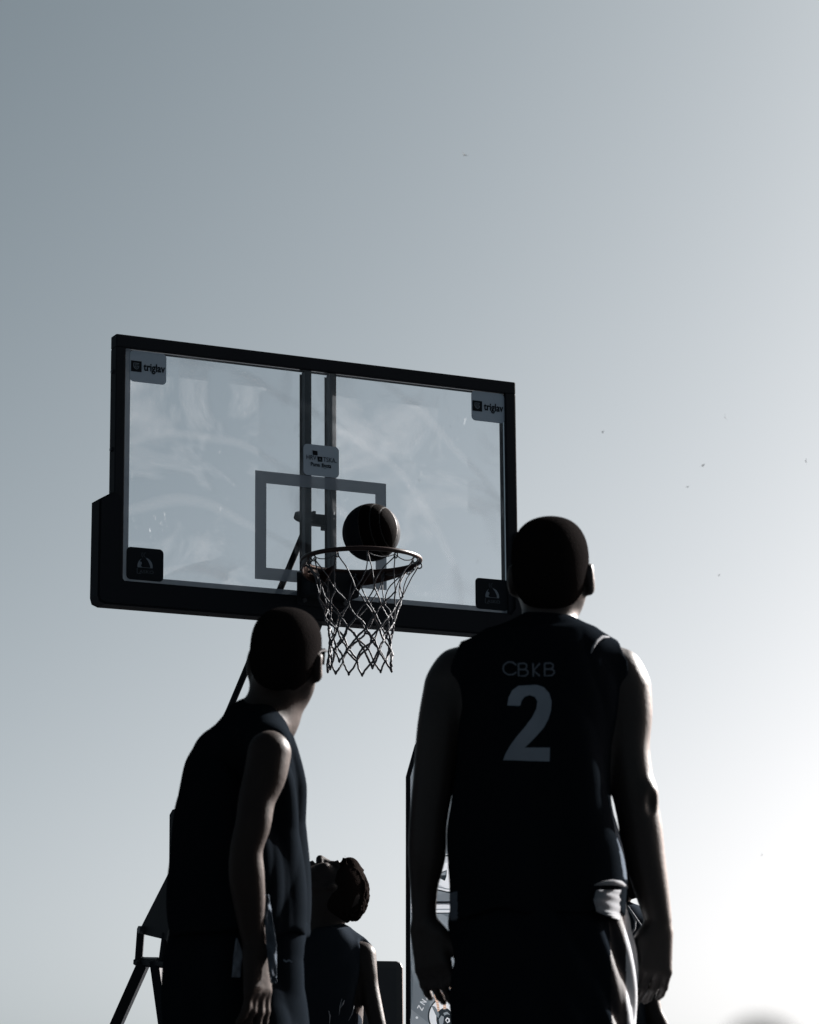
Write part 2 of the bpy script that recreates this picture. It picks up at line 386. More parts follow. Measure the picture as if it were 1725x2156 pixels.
# two uprights behind the glass
for x in (-.051, .062):
    bm = bmesh.new(); box(bm, (x-.015, .014, ZB+.045), (x+.015, .05, ZT-.053), .003); bmobj('upright_bar', bm, STEEL, hoop)
    bm = bmesh.new(); box(bm, (x-.021, .051, ZB+.05), (x+.021, .055, ZT-.06)); bmobj('upright_flange', bm, FRAME, hoop)
# bottom padding with raised ends
bm = bmesh.new()
po = [(-.970, 3.286), (-.915, 3.318), (-.897, 3.318), (-.878, 3.30), (-.878, 2.99), (-.86, 2.966), (.86, 2.966), (.878, 2.99), (.878, 3.30), (.897, 3.318), (.915, 3.318), (.970, 3.286),
      (.970, 2.90), (.962, 2.878), (.94, 2.868), (-.94, 2.866), (-.965, 2.876), (-.972, 2.90)]
prism(bm, po, lambda u, v, w_: Vector((u, w_, v)), -.022, .075)
es = [e for e in bm.edges if abs(e.verts[0].co.y-e.verts[1].co.y) < .01]
bmesh.ops.bevel(bm, geom=es, offset=.007, segments=2, affect='EDGES')
bmobj('edge_padding', bm, PAD, hoop)
# stickers
def sticker(x0, z1, wd, ht, m, name):
    bm = bmesh.new(); poly = rrect(x0, z1-ht, x0+wd, z1, .018)
    prism(bm, poly, lambda u, v, w_: Vector((u, w_, v)), -.0042, -.0030); return bmobj(name, bm, m, hoop)
def fs(x0, z1, wd, ht, d=-.0052): return lambda u, v: Vector((x0+u*wd, d, z1-v*ht))
def triglav(x0, z1, wd=.157, ht=.129):
    s = sticker(x0, z1, wd, ht, ST_GREY, 'sponsor_sticker'); f = fs(x0, z1, wd, ht)
    bm = bmesh.new(); vs = [bm.verts.new(f(u, v)) for u, v in ((.03, .33), (.32, .33), (.32, .68), (.03, .68))]; bm.faces.new(vs)
    V = bm.faces
    word(bm, 'triglav', .37, .965, .70, .36, f, .028)
    bmobj('sticker_print', bm, ST_BLACK, s)
    f2 = fs(x0, z1, wd, ht, -.0060); bm = bmesh.new()
    stroke(bm, [(.25, .41), (.10, .41), (.10, .50), (.125, .56), (.175, .60), (.225, .56), (.245, .50), (.17, .50)], .022, f2)
    stroke(bm, [(.235, .455), (.14, .455), (.145, .52), (.175, .55), (.205, .53)], .014, f2)
    bmobj('shield_mark', bm, ST_MARK, s); s['label'] = 'grey rounded sticker reading triglav with a black shield square'
triglav(-.844, 3.912); triglav(.697, 3.914)
def lasko(x0, z1, wd=.157, ht=.131):
    s = sticker(x0, z1, wd, ht, ST_BLACK, 'sponsor_sticker'); f = fs(x0, z1, wd, ht)
    bm = bmesh.new()
    dome = [(.50+.205*cos(a), .57-.27*sin(a)) for a in np.linspace(-.15, pi+.15, 18)]; sheet(bm, dome, f)
    bmobj('dome_mark', bm, ST_MARK, s)
    f2 = fs(x0, z1, wd, ht, -.0060); bm = bmesh.new()
    goat = [(.40, .33), (.44, .30), (.50, .29), (.53, .33), (.58, .40), (.63, .52), (.64, .60), (.42, .60), (.38, .54), (.45, .47), (.43, .43), (.37, .44), (.36, .40), (.39, .37)]
    sheet(bm, goat, f2); bmobj('goat_silhouette', bm, ST_BLACK, s)
    bm = bmesh.new()
    stroke(bm, [(.44, .30), (.41, .25), (.405, .19), (.43, .15)], .014, f2); stroke(bm, [(.50, .29), (.46, .24), (.47, .17), (.52, .145)], .014, f2)
    word(bm, 'ASKO', .345, .73, .785, .685, f2, 0)
    stroke(bm, [(.285, .64), (.285, .80), (.40, .80)], .018, f2)
    bmobj('sticker_print', bm, ST_DIM, s); s['label'] = 'black rounded sticker reading LASKO with a goat head'
lasko(-.848, 3.107); lasko(.705, 3.109)
s = sticker(-.081, 3.604, .160, .131, ST_GREY, 'sponsor_sticker'); f = fs(-.081, 3.604, .160, .131)
bm = bmesh.new()
sheet(bm, [(.25, .19), (.39, .20), (.40, .34), (.26, .34)], f); sheet(bm, [(.38, .37), (.53, .37), (.53, .53), (.40, .54)], f)
word(bm, 'HRV', .08, .36, .50, .35, f, .004); word(bm, 'TSKA', .55, .90, .52, .37, f, .004)
stroke(bm, [(.86, .50), (.95, .51)], .014, f)
word(bm, 'Puna', .20, .46, .70, .57, f, .03); word(bm, 'života', .50, .78, .71, .57, f, .03)
stroke(bm, [(.57, .735), (.64, .745)], .012, f)
bmobj('sticker_print', bm, ST_BLACK, s)
bm = bmesh.new(); word(bm, 'A', .42, .50, .50, .41, fs(-.081, 3.604, .160, .131, -.0060), 0); bmobj('letter_mark', bm, ST_MARK, s)
s['label'] = 'grey rounded sticker reading HRVATSKA Puna zivota'
# rim
RZ, RY, RT = 3.052, -.378, .234
bm = bmesh.new(); tube(bm, [(RT*cos(a), RY+RT*sin(a), RZ) for a in np.linspace(0, 2*pi, 72, endpoint=False)], .0095, 10, closed=True)
bmobj('rim_ring', bm, RIM, hoop, True)
bm = bmesh.new()   # curved support band under the rear of the ring
prev = None
for a in np.linspace(radians(2), radians(182), 40):
    dd = abs(a-radians(97))/radians(90); hgt = .010+.050*max(0, 1-dd**1.6)
    ring = [bm.verts.new((r*cos(a), RY+r*sin(a), z)) for r, z in ((RT+.004, RZ-.006), (RT+.004, RZ-.006-hgt), (RT-.003, RZ-.006-hgt), (RT-.003, RZ-.006))]
    if prev:
        for k in range(4): bm.faces.new((prev[k], prev[(k+1) % 4], ring[(k+1) % 4], ring[k]))
    else: bm.faces.new(ring)
    prev = ring
bm.faces.new(prev[::-1]); bmesh.ops.recalc_face_normals(bm, faces=bm.faces); bmobj('rim_support_band', bm, RIM, hoop)
bm = bmesh.new()
prism(bm, [(-.105, -.125), (-.09, -.17), (.09, -.17), (.105, -.125), (.105, -.0225), (-.105, -.0225)], lambda u, v, w_: Vector((u, v, w_)), 2.955, 3.043)
bmobj('rim_bracket', bm, FRAME, hoop)
bm = bmesh.new(); box(bm, (-.12, -.032, 2.925), (.12, -.0225, 3.06), .003); bmobj('mounting_plate', bm, FRAME, hoop)
for x in (-.09, .09):
    for z in (2.945, 3.045):
        bm = bmesh.new(); tube(bm, [(x, -.040, z), (x, -.032, z)], .010, 6); bmobj('plate_bolt', bm, STEEL, hoop)
for k in range(2):
    bm = bmesh.new(); s_ = -1 if k else 1
    prism(bm, [(-.17, 3.035), (-.17, 2.965), (-.30, 3.03), (-.30, 3.04)], lambda u, v, w_: Vector((w_, u, v)), s_*.085, s_*.079); bmobj('gusset_plate', bm, RIM, hoop)
# net hooks and net
NH = 12; ang = [2*pi*(k+.35)/NH for k in range(NH)]
bm = bmesh.new()
for a in ang:
    c = Vector((RT*.985*cos(a), RY+RT*.985*sin(a), RZ-.012))
    tube(bm, [c+Vector((cos(a)*.012*cos(t), sin(a)*.012*cos(t), .011*sin(t)-.006)) for t in np.linspace(0, 2*pi, 9, endpoint=False)], .003, 5, closed=True)
bmobj('net_hooks', bm, STEEL, hoop)['kind'] = 'stuff'
rows = [(0, .226, 0), (.125, .165, .5), (.175, .144, 0), (.222, .131, .5), (.268, .125, 0), (.312, .123, .5), (.356, .124, 0), (.402, .128, .5)]
kn = []
for i, (dz, r, ph) in enumerate(rows):
    row = []
    for k in range(NH):
        a = ang[k]+ph*2*pi/NH; j = 0 if i == 0 else 1
        a += j*random.gauss(0, .05); rr = r*(1+j*random.gauss(0, .03)); z = RZ-.02-dz*1.02-j*random.gauss(0, .006)
        drift = .03*(dz/.4)
        if i == 7: z -= .012*random.random()
        row.append(Vector((rr*cos(a)-drift*.2, RY+rr*sin(a), z)))
    kn.append(row)
bm = bmesh.new()
def cord(a, b, r, sag=.0, side=0):
    n = 7; pts = []
    t_ = (b-a); nrm = Vector((a.x, a.y-RY, 0)).normalized(); tang = Vector((-nrm.y, nrm.x, 0))
    for i in range(n+1):
        t = i/n; p = a.lerp(b, t)+nrm*(-sag*sin(pi*t))+tang*side*sin(pi*t)+Vector((random.gauss(0, .0007), random.gauss(0, .0007), random.gauss(0, .0007)))
        pts.append(p)
    rad = [r*(1+.18*random.random()+(.25 if i in (0, n) else 0)) for i in range(n+1)]
    tube(bm, pts, rad, 6)
for i in range(7):
    for k in range(NH):
        if rows[i][2] == 0: nb = (k-1, k)
        else: nb = (k, k+1)
        for q, m_ in enumerate(nb):
            a, b = kn[i][k], kn[i+1][m_ % NH]
            if i == 0:
                a = a+Vector((random.gauss(0, .004), random.gauss(0, .004), 0)); cord(a, b, .0023, random.uniform(-.004, .03), random.gauss(0, .010))
            else: cord(a, b, .0028 if i < 3 else .0040, random.gauss(0, .004), random.gauss(0, .0035))
for i in range(1, 8):
    for k in range(NH):
        p = kn[i][k]; r_ = .0052 if i < 7 else .006
        bmesh.ops.create_icosphere(bm, subdivisions=1, radius=r_, matrix=Matrix.Translation(p) @ Matrix.Diagonal((1, 1, 1.5, 1)))
# loose end hanging on the left, cords tying the loops together along the ring
tube(bm, [(-.225, RY+.02, RZ-.02), (-.205, RY+.01, RZ-.06), (-.19, RY+.0, RZ-.075), (-.20, RY-.01, RZ-.11)], .0025, 6)
for k in range(NH):
    a, b = kn[0][k], kn[0][(k+1) % NH]
    if k % 3 != 1: tube(bm, [a.lerp(b, t)+Vector((0, 0, .006-.014*sin(pi*t))) for t in np.linspace(0, 1, 5)], .0022, 5)
bmobj('net', bm, NET, hoop, True)
# bracket behind the glass, brace rod, main arm, mast and legs
bm = bmesh.new(); box(bm, (-.012, .12, 3.300), (.100, .165, 3.345), .004); bmobj('brace_bracket', bm, FRAME, hoop)
bm = bmesh.new(); tube(bm, [(-.012, .14, 3.33), (-.025, .14, 3.33), (-.040, .14, 3.328), (-.048, .14, 3.318)], [.028, .026, .024, .014], 12); bmobj('pivot_knob', bm, FRAME, hoop)
bm = bmesh.new(); box(bm, (.07, .12, 3.284), (.098, .16, 3.2995), .003); bmobj('stop_block', bm, FRAME, hoop)
for x in (-.004, .075):
    bm = bmesh.new(); box(bm, (x-.006, .056, 3.305), (x+.006, .125, 3.34)); bmobj('bracket_ear', bm, FRAME, hoop)
e0 = hy(651, 1096, .14); e1 = hx(470, 1526, .0); dirv = (e1-e0); e2 = e0+dirv*1.5
bm = bmesh.new(); tube(bm, [e0, e2], .0145, 10); bmobj('brace_rod', bm, FRAME, hoop, True)
bm = bmesh.new(); box(bm, (-.10, .056, 2.962), (-.05, .11, 2.995), .006); bmobj('arm_lug', bm, FRAME, hoop)
mastp = [hx(px, py, -.11) for px, py in ((298, 1950), (356, 1836), (357, 1716), (363, 1705))]
poly = [(p[1], p[2]) for p in mastp]
y_, z_ = poly[-1]
poly += [(y_-.30, z_), (y_-.30, z_-.62), (poly[0][0], poly[0][1]-.035)]
bm = bmesh.new(); prism(bm, poly, lambda u, v, w_: Vector((w_, u, v)), -.11, .11); bmobj('mast', bm, FRAME, hoop)
bm = bmesh.new(); tube(bm, [(0, .07, 2.90), (0, y_-.20, z_-.35)], .045, 8); bmobj('main_arm', bm, FRAME, hoop)
def hp(px, py, x): p = hx(px, py, x); return Vector(p)
bm = bmesh.new(); p = hp(297, 1958, -.12); tube(bm, [p+Vector((-.012, 0, 0)), p+Vector((.24, 0, 0))], .017, 10); bmobj('pivot_pin', bm, STEEL, hoop)
X_ = -.10
for a, b, th in (((297, 1955), (292, 2024), .019), ((349, 1965), (341, 2026), .017)):
    bm = bmesh.new(); tube(bm, [hp(*a, X_), hp(*b, X_)], th, 6); bmobj('link_plate', bm, FRAME, hoop)
bm = bmesh.new(); a, b = hp(288, 2026, X_), hp(352, 2030, X_)
tube(bm, [a, b], .019, 6); bmobj('cross_plate', bm, FRAME, hoop)
bm = bmesh.new(); a, b = hp(299, 2018, X_), hp(333, 2018.5, X_); tube(bm, [a, b], .006, 6); bmobj('link_rod', bm, STEEL, hoop)
def leg(a, b, th):
    A, B = hp(*a, X_), hp(*b, X_); d = (B-A).normalized(); t = (A.z-.0)/-d.z; C_ = A+d*t
    bm = bmesh.new(); tube(bm, [A, C_], th, 4); bmobj('leg', bm, FRAME, hoop)
leg((304, 2026), (246, 2156), .034); leg((328, 2026), (346, 2156), .03)
bm = bmesh.new(); box(bm, (-.6, 1.2, .06), (.6, 4.2, .42), .03); bmobj('base_box', bm, PAD, hoop)
bm = bmesh.new(); box(bm, (-.24, .95, .42), (.24, 1.28, 1.30), .03); bmobj('front_padding', bm, PAD, hoop)
bm = bmesh.new(); tube(bm, [(0, y_-.16, z_-.60), (0, 1.5, .40)], .07, 8); bmobj('lower_mast', bm, FRAME, hoop)

# ------------------------------------------------------------------ the ball
bc = hy(782, 1121, RY+.005)
wp = np.array([HX+hc*bc[0]-hs_*bc[1], HY+hs_*bc[0]+hc*bc[1], bc[2]])
BR = 61.3*scale(wp[1], 1121)
bm = bmesh.new(); bmesh.ops.create_icosphere(bm, subdivisions=6, radius=1)
B = Vector((1, 0, 0)).rotation_difference(Vector((.88, -.42, .12))).to_matrix()
Bi = B.inverted()
def seamd(p):
    q = Bi @ p
    d = [abs(q.x), abs(q.y), abs(q.x-.40)]
    # two bowed seams
    for s in (-1, 1):
        c = Vector((s*1.35, 0, 0)); d.append(abs((q-c).length-.98))
    return min(d), q
for v in bm.verts:
    d, q = seamd(v.co); v.co *= BR*(1-.014*exp(-(d/.022)**2))
for f_ in bm.faces:
    d, q = seamd(f_.calc_center_median().normalized()); f_.material_index = 1 if d < .016 else (2 if (q.x*q.y > 0) else 0)
ball = bmobj('basketball', bm, [BALLM, SEAM, BALLP], None, True); ball.location = wp
tag(ball, 'dark basketball dropping into the ring of the hoop', 'basketball')

# ------------------------------------------------------------------ people
def basis(yaw, tilt, roll=0):
    """rows: right, face, up of a head; yaw 0 looks away from the camera, positive turns to the right; tilt leans it back"""
    f = np.array([sin(yaw), cos(yaw), 0]); r = np.array([cos(yaw), -sin(yaw), 0]); u = np.array([0, 0, 1.])
    f2 = f*cos(tilt)+u*sin(tilt); u2 = -f*sin(tilt)+u*cos(tilt)
    r3 = r*cos(roll)-u2*sin(roll); u3 = r*sin(roll)+u2*cos(roll)
    return np.array([r3, f2, u3])
def hpnt(c, B, p, s): return np.array(c)+s*(p[0]*B[0]+p[1]*B[1]+p[2]*B[2])
def head_into(v, c, B, s=1.0, ears=1.0):
    P = lambda *p: hpnt(c, B, p, s)
    E = lambda p, r, k=.02, cut=False: v.add(ell(P(*p), np.array(r)*s, B), k, cut)
    E((0, -.018, .030), (.075, .098, .090)); E((0, -.020, .005), (.074, .090, .072), .02); E((-.028, -.022, .052), (.044, .080, .056), .02); E((.028, -.022, .052), (.044, .080, .056), .02); E((0, .030, -.035), (.062, .062, .082), .03); E((0, -.045, -.02), (.062, .06, .06), .03)
    v.add(cap(P(-.05, .0, -.055), P(-.018, .062, -.098), .017*s, .019*s), .03); v.add(cap(P(.05, .0, -.055), P(.018, .062, -.098), .017*s, .019*s), .03)
    E((0, .072, -.098), (.024, .02, .018), .02)
    E((-.03, .080, .026), (.03, .014, .010), .015); E((.03, .080, .026), (.03, .014, .010), .015)
    for sx in (-1, 1):
        E((sx*.032, .099, .008), (.017, .013, .011), .012, True); E((sx*.032, .082, .008), (.0135, .0125, .0125), .004)
        E((sx*.045, .062, -.022), (.022, .02, .018), .02)
        E((sx*.012, .100, -.030), (.010, .011, .009), .008)
        # ear: rim, lobe, hollow
        v.add(ell(P(sx*(.070+.017*ears), -.014, -.014), np.array((.011, .020*ears, .034*ears))*s, B), .008)
        if ears == 1: v.add(ell(P(sx*.081, -.006, -.038), np.array((.008, .012, .014))*s, B), .010)
        if ears == 1: v.add(ell(P(sx*.096, -.006, -.010), np.array((.007, .011, .018))*s, B), .006, True)
    v.add(cap(P(0, .088, .016), P(0, .112, -.026), .009*s, .014*s), .014)
    E((0, .094, -.056), (.024, .012, .007), .008); E((0, .092, -.068), (.021, .012, .008), .006)
def hand_into(v, wr, d, side, nrm, L=.19, curl=.5, thumb=1, spread=1.0):
    """wrist point, pointing direction d, sideways axis (towards the thumb), nrm = palm side"""
    wr = np.array(wr, float); d = np.array(d, float); d /= np.linalg.norm(d); side = np.array(side, float); side -= d*(side@d); side /= np.linalg.norm(side)
    nrm = np.cross(d, side) * (1 if np.dot(np.cross(d, side), nrm) > 0 else -1)
    pal = L*.50
    for o in (-.026, -.009, .009, .026):
        v.add(cap(wr+d*.012+side*o*.62, wr+d*(pal-.008)+side*o*spread, .019, .0155), .014)
    v.add(cap(wr+d*.02+side*.02+nrm*.006, wr+d*.06+side*.03+nrm*.01, .017, .015), .015)
    for o, l in ((-.032, .062), (-.0115, .078), (.010, .084), (.031, .076)):
        p = wr+d*pal+side*o*spread; dd = d.copy(); r = .0098
        for j, fr in enumerate((.45, .31, .24)):
            c_ = curl*(.35+.25*j)+(.02 if o > 0 else .12)
            dd = dd*cos(c_)+nrm*sin(c_); dd /= np.linalg.norm(dd)
            e = p+dd*l*fr*1.12+side*o*.05*spread; v.add(cap(p, e, r, r*.93), .006 if j else .010); p = e; r *= .93
    if thumb:
        p = wr+d*.030+side*.034; q = p+d*.036+side*.020+nrm*.014; r_ = q+d*.032+side*.004+nrm*.012; t_ = r_+d*.022-side*.002+nrm*.006
        v.add(cap(p, q, .0155, .0135), .014); v.add(cap(q, r_, .013, .0115), .006); v.add(cap(r_, t_, .0115, .0095), .005)
def chain(v, pts, k=.02):             # one smooth tapering limb through the given joints
    P = np.array([list(p)+[r] for p, r in pts], float); out = []
    for i in range(len(P)-1):
        p0, p1, p2, p3 = P[max(i-1, 0)], P[i], P[i+1], P[min(i+2, len(P)-1)]
        for t in np.linspace(0, 1, 6)[:-1]:
            out.append(.5*((2*p1)+(p2-p0)*t+(2*p0-5*p1+4*p2-p3)*t*t+(3*p1-p0-3*p2+p3)*t**3))
    out.append(P[-1]); caps = [cap(a[:3], b[:3], a[3], b[3]) for a, b in zip(out, out[1:])]
    lo = np.min([c[1][0] for c in caps], 0); hi = np.max([c[1][1] for c in caps], 0)
    q = v.sl((lo, hi), .03+k); shp = v.F[q].shape; A = np.full(shp, .2, np.float32); o = [sl.start for sl in q]
    for fn, bb in caps:
        qq = v.sl(bb, .03); d = fn(*v.grid(qq)); r = tuple(slice(max(qq[i].start-o[i], 0), qq[i].stop-o[i]) for i in range(3))
        A[r] = np.minimum(A[r], d)
    v.F[q] = smin(v.F[q], A, k)
def shoes(parent, feet, yaw):
    for fx, fy in feet:
        v = Vol((fx-.2, fy-.25, 0), (fx+.2, fy+.25, .16), .007); f = np.array([sin(yaw), cos(yaw), 0]); c = np.array([fx, fy, 0])
        v.add(cap(c-f*.06+[0, 0, .045], c+f*.16+[0, 0, .035], .044, .036), .03); v.add(cap(c-f*.05+[0, 0, .05], c-f*.04+[0, 0, .12], .042, .045), .03)
        v.add(cap(c+f*.03+[0, 0, .05], c+f*.10+[0, 0, .04], .05, .05), .03)
        v.add((lambda x, y, z: z-.004+0*x+0*y, ((fx-.3, fy-.3, -.02), (fx+.3, fy+.3, .01))), .004, True)
        sdfobj('shoe', v, SHOE, parent)
def legs_into(v, hips, feet, zc, r=(.085, .062, .058, .042)):
    for (hx_, hy_), (fx, fy) in zip(hips, feet):
        kx, ky = (hx_+fx)/2, (hy_+fy)/2+.02
        chain(v, [((hx_, hy_, zc), r[0]), ((kx, ky, zc*.56), r[1]), ((kx*.5+fx*.5, ky*.5+fy*.5-.02, zc*.40), r[2]), ((fx, fy-.02, .10), r[3])], .03)
def buzz(name, c, B, s, parent, m=HAIR, thick=.0035, low=-.045, h=.004, extra=None):
    v = Vol(np.array(c)-.16*s, np.array(c)+.16*s, h); P = lambda *p: hpnt(c, B, p, s)
    v.add(ell(P(0, -.018, .030), (np.array((.075, .098, .090))+thick)*s, B), .01); v.add(ell(P(0, -.020, .005), (np.array((.074, .090, .072))+thick)*s, B), .02)
    for q_ in (-.028, .028): v.add(ell(P(q_, -.022, .052), (np.array((.044, .080, .056))+thick)*s, B), .02)
    v.add(ell(P(0, -.045, -.02), (np.array((.062, .06, .06))+thick)*s, B), .03)
    if extra: extra(v, P)
    def cutf(x, y, z):
        X, Y, Z = x-c[0], y-c[1], z-c[2]; q = [(X*B[i][0]+Y*B[i][1]+Z*B[i][2])/s for i in range(3)]
        # below the hairline: rises from the nape to the temples and forehead
        line = np.interp(q[1], [-.10, -.05, .0, .045, .065, .10], [low-.035, low-.03, .0, .022, .055, .075])
        d = (line-q[2])*s; nz = np.sin(x*613)*np.sin(y*541)*np.sin(z*577)*.0022+.003*np.sin(x*97+y*83)*np.sin(z*110)
        return -d*.9+nz
    # keep only the side above the line
    q = v.sl((v.lo, v.lo+np.array(v.n)*v.h), 0); d = cutf(*v.grid(q)); v.F = np.maximum(v.F, -d).astype(np.float32)
    return sdfobj(name, v, m, parent)

def ribbon(name, rows, m, parent, P, th=.004, amp=.006, seed=1, wrap=0, fr=1):
    """rows: (py, xl, xr, dy) – a thin hanging panel of cloth with folds"""
    bm = bmesh.new(); r = np.random.RandomState(seed); n = 9; R_ = []
    rows = [tuple(np.array(rows[i])*(1-t)+np.array(rows[i+1])*t) for i in range(len(rows)-1) for t in np.linspace(0, 1, 7)[:-1]]+[rows[-1]]
    for i, (py, xl, xr, dy) in enumerate(rows):
        line = []
        for k in range(n):
            t = k/(n-1); px = xl+(xr-xl)*t
            dd = dy+wrap*t**3-amp*sin(i*.55*fr+t*5+seed)-amp*.5*sin(i*1.3*fr-t*7)
            line.append(Vector(P(px, py, dd)))
        R_.append(line)
    F_ = [[bm.verts.new(p) for p in l] for l in R_]; K_ = [[bm.verts.new(p+Vector((0, th, 0))) for p in l] for l in R_]
    for i in range(len(R_)-1):
        for k in range(n-1):
            bm.faces.new((F_[i][k], F_[i+1][k], F_[i+1][k+1], F_[i][k+1])); bm.faces.new((K_[i][k], K_[i][k+1], K_[i+1][k+1], K_[i+1][k]))
        bm.faces.new((F_[i][0], K_[i][0], K_[i+1][0], F_[i+1][0])); bm.faces.new((F_[i][-1], F_[i+1][-1], K_[i+1][-1], K_[i][-1]))
    for e in (0, -1):
        for k in range(n-1): bm.faces.new((F_[e][k], F_[e][k+1], K_[e][k+1], K_[e][k]))
    bmesh.ops.recalc_face_normals(bm, faces=bm.faces)
    o = bmobj(name, bm, m, None, True); o.parent = parent; o.matrix_parent_inverse = Matrix.Translation(-parent.location); return o
# ===== right player, back to the camera, wearing number 2
D = 6.7
S = scale(D, 1600)
def PR(px, py, dy=0): return at(px, py, D+dy)
root = empty('person', (float(PR(1130, 1900)[0]), D, 0), label='tall player seen from behind in a black jersey with number 2, arms hanging', cat='person')
hcR = PR(1163, 1205); BRt = basis(radians(13), radians(16), radians(2)); HSR = 1.01
feet = [(PR(1070, 1900)[0], D-.02), (PR(1195, 1900)[0], D+.03)]; hips = [(PR(1080, 1900)[0], D), (PR(1185, 1900)[0], D)]
v = Vol((-.05, D-.35, 0), (.65, D+.30, 2.12), .005)
head_into(v, hcR, BRt, HSR)
v.add(cap(PR(1160, 1235, .0), PR(1155, 1345, .02), .056, .058), .03)
def torsolv(f, rows, dcy=0): return [(f(0, py)[2], (f(xl, py)[0]+f(xr, py)[0])/2, D+cy, (f(xr, py)[0]-f(xl, py)[0])/2, ry) for py, xl, xr, ry, cy in rows]
skinR = [(1372, 1030, 1255, .075, -.01), (1420, 965, 1300, .10, 0), (1480, 960, 1300, .12, 0), (1600, 975, 1285, .125, 0), (1750, 985, 1275, .115, 0), (1850, 975, 1290, .12, 0), (1990, 965, 1300, .125, 0), (2130, 975, 1290, .12, 0)]
yoke = [cap(PR(1150, 1362, -.01), PR(1305, 1412, 0), .048, .050), cap(PR(1150, 1362, -.01), PR(962, 1412, 0), .048, .050), cap(PR(1165, 1330, -.01), PR(1240, 1385, -.01), .042, .045), cap(PR(1140, 1330, -.01), PR(1050, 1385, -.01), .042, .045)]
v.add(loft(torsolv(PR, skinR)), .03)
for y in yoke: v.add(y, .035)
chain(v, [(PR(945, 1446), .054), (PR(928, 1530, -.01), .051), (PR(915, 1630, -.01), .046), (PR(902, 1730, -.01), .041), (PR(899, 1800, 0), .041), (PR(893, 1870, .02), .030), (PR(893, 1938, .03), .0265)], .022)
chain(v, [(PR(1318, 1450), .056), (PR(1325, 1505, .0), .051), (PR(1324, 1575, 0), .046), (PR(1334, 1655, 0), .046), (PR(1348, 1735, .01), .047), (PR(1357, 1800, .02), .045), (PR(1372, 1870, .03), .038), (PR(1386, 1935, .04), .030)], .022)
v.add(ell(PR(1362, 1672, -.02), (.022, .022, .030)), .02)      # elbow bone
v.add(ell(PR(1373, 1692, -.045), (.010, .020, .022)), .014, True)
hand_into(v, PR(893, 1945, .03), PR(915, 2060)-PR(890, 1945), (1, -.5, 0), (.4, .9, 0), L=.195, curl=.42, spread=1.05)
hand_into(v, PR(1387, 1950, .04), PR(1372, 2060)-PR(1387, 1950), (-1, -.35, 0), (.3, .9, 0), L=.195, curl=.75, spread=1.1)
zc = PR(0, 2100)[2]
legs_into(v, hips, feet, .98, (.10, .068, .064, .044))
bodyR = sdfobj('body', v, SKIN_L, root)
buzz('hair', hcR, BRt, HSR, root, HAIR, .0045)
# jersey
def jersey(name, v, lv, th, yokes, armcuts, neckcuts, mats, root, matfn, fold, off=.010):
    v.add(loft(lv, th, 2.9, fold), .02)
    for fn, bb in yokes: v.add(((lambda fn: lambda x, y, z: fn(x, y, z)-off)(fn), bb), .03)
    for c in armcuts: v.add(c, .006, True)
    for c in neckcuts: v.add(c, .006, True)
    return sdfobj(name, v, mats, root, matfn)
jrR = [(1340, 1040, 1240, .08, 0), (1378, 985, 1285, .10, 0), (1420, 958, 1300, .118, 0), (1480, 950, 1305, .14, 0), (1560, 958, 1292, .15, 0), (1630, 962, 1284, .15, 0), (1700, 956, 1287, .15, 0), (1756, 947, 1304, .152, 0), (1820, 945, 1317, .156, 0), (1873, 951, 1322, .16, 0), (1942, 950, 1318, .165, 0)]
v = Vol((-.02, D-.30, PR(0, 1950)[2]-.02), (.62, D+.30, PR(0, 1280)[2]), .0045)
tail0, tail1 = PR(1252, 1900)[0], PR(1240, 1900)[0]; zt1, zt0 = PR(0, 1872)[2], PR(0, 1945)[2]
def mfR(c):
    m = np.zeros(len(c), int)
    m[(c[:, 0] > np.interp(c[:, 2], [PR(0, 1870)[2], PR(0, 1810)[2], PR(0, 1740)[2], PR(0, 1690)[2]], [PR(1308, 1870)[0], PR(1298, 1810)[0], PR(1285, 1740)[0], PR(1276, 1690)[0]])) & (c[:, 2] > zt1) & (c[:, 2] < PR(0, 1690)[2])] = 2  # right edge strip in grey: grazing sunlight painted onto the black jersey
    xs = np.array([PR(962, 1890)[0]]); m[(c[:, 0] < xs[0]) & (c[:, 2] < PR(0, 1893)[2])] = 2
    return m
fr = folds(7, .0075, 9, 20)
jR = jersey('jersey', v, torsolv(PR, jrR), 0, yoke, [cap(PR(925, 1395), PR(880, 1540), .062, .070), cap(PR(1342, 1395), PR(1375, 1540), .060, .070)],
            [cap(PR(1160, 1210), PR(1157, 1258, .01), .062, .052)], [JERSEY, WHITECLOTH_LITFOLD, GREYCLOTH_SUNEDGE], root, mfR, fr)
ribbon('shirt_tail', [(1874, 1256, 1318, -.168), (1895, 1250, 1318, -.176), (1920, 1257, 1311, -.178), (1929, 1280, 1309, -.176), (1937, 1301, 1306, -.165)], WHITECLOTH_LITFOLD, root, PR, seed=4, amp=.0042, wrap=.10, fr=1.0)
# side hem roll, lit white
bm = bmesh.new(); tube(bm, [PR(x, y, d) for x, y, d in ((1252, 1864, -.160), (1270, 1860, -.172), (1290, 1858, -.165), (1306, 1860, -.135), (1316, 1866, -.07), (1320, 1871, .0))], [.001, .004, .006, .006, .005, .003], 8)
hm = bmobj('rolled_hem', bm, WHITECLOTH_LITFOLD, None, True); hm.parent = root; hm.matrix_parent_inverse = Matrix.Translation(-root.location)
bm = bmesh.new(); tube(bm, [PR(x, y, d) for x, y, d in ((1245, 1375, -.118), (1250, 1362, -.112), (1258, 1349, -.095), (1270, 1341, -.07), (1284, 1341, -.05))], [.001, .0028, .0035, .0035, .001], 6)  # sunlit fold line on the strap, painted in as a thin white tube
hm = bmobj('strap_lit_fold', bm, WHITECLOTH_LITFOLD, None, True); hm.parent = root; hm.matrix_parent_inverse = Matrix.Translation(-root.location)
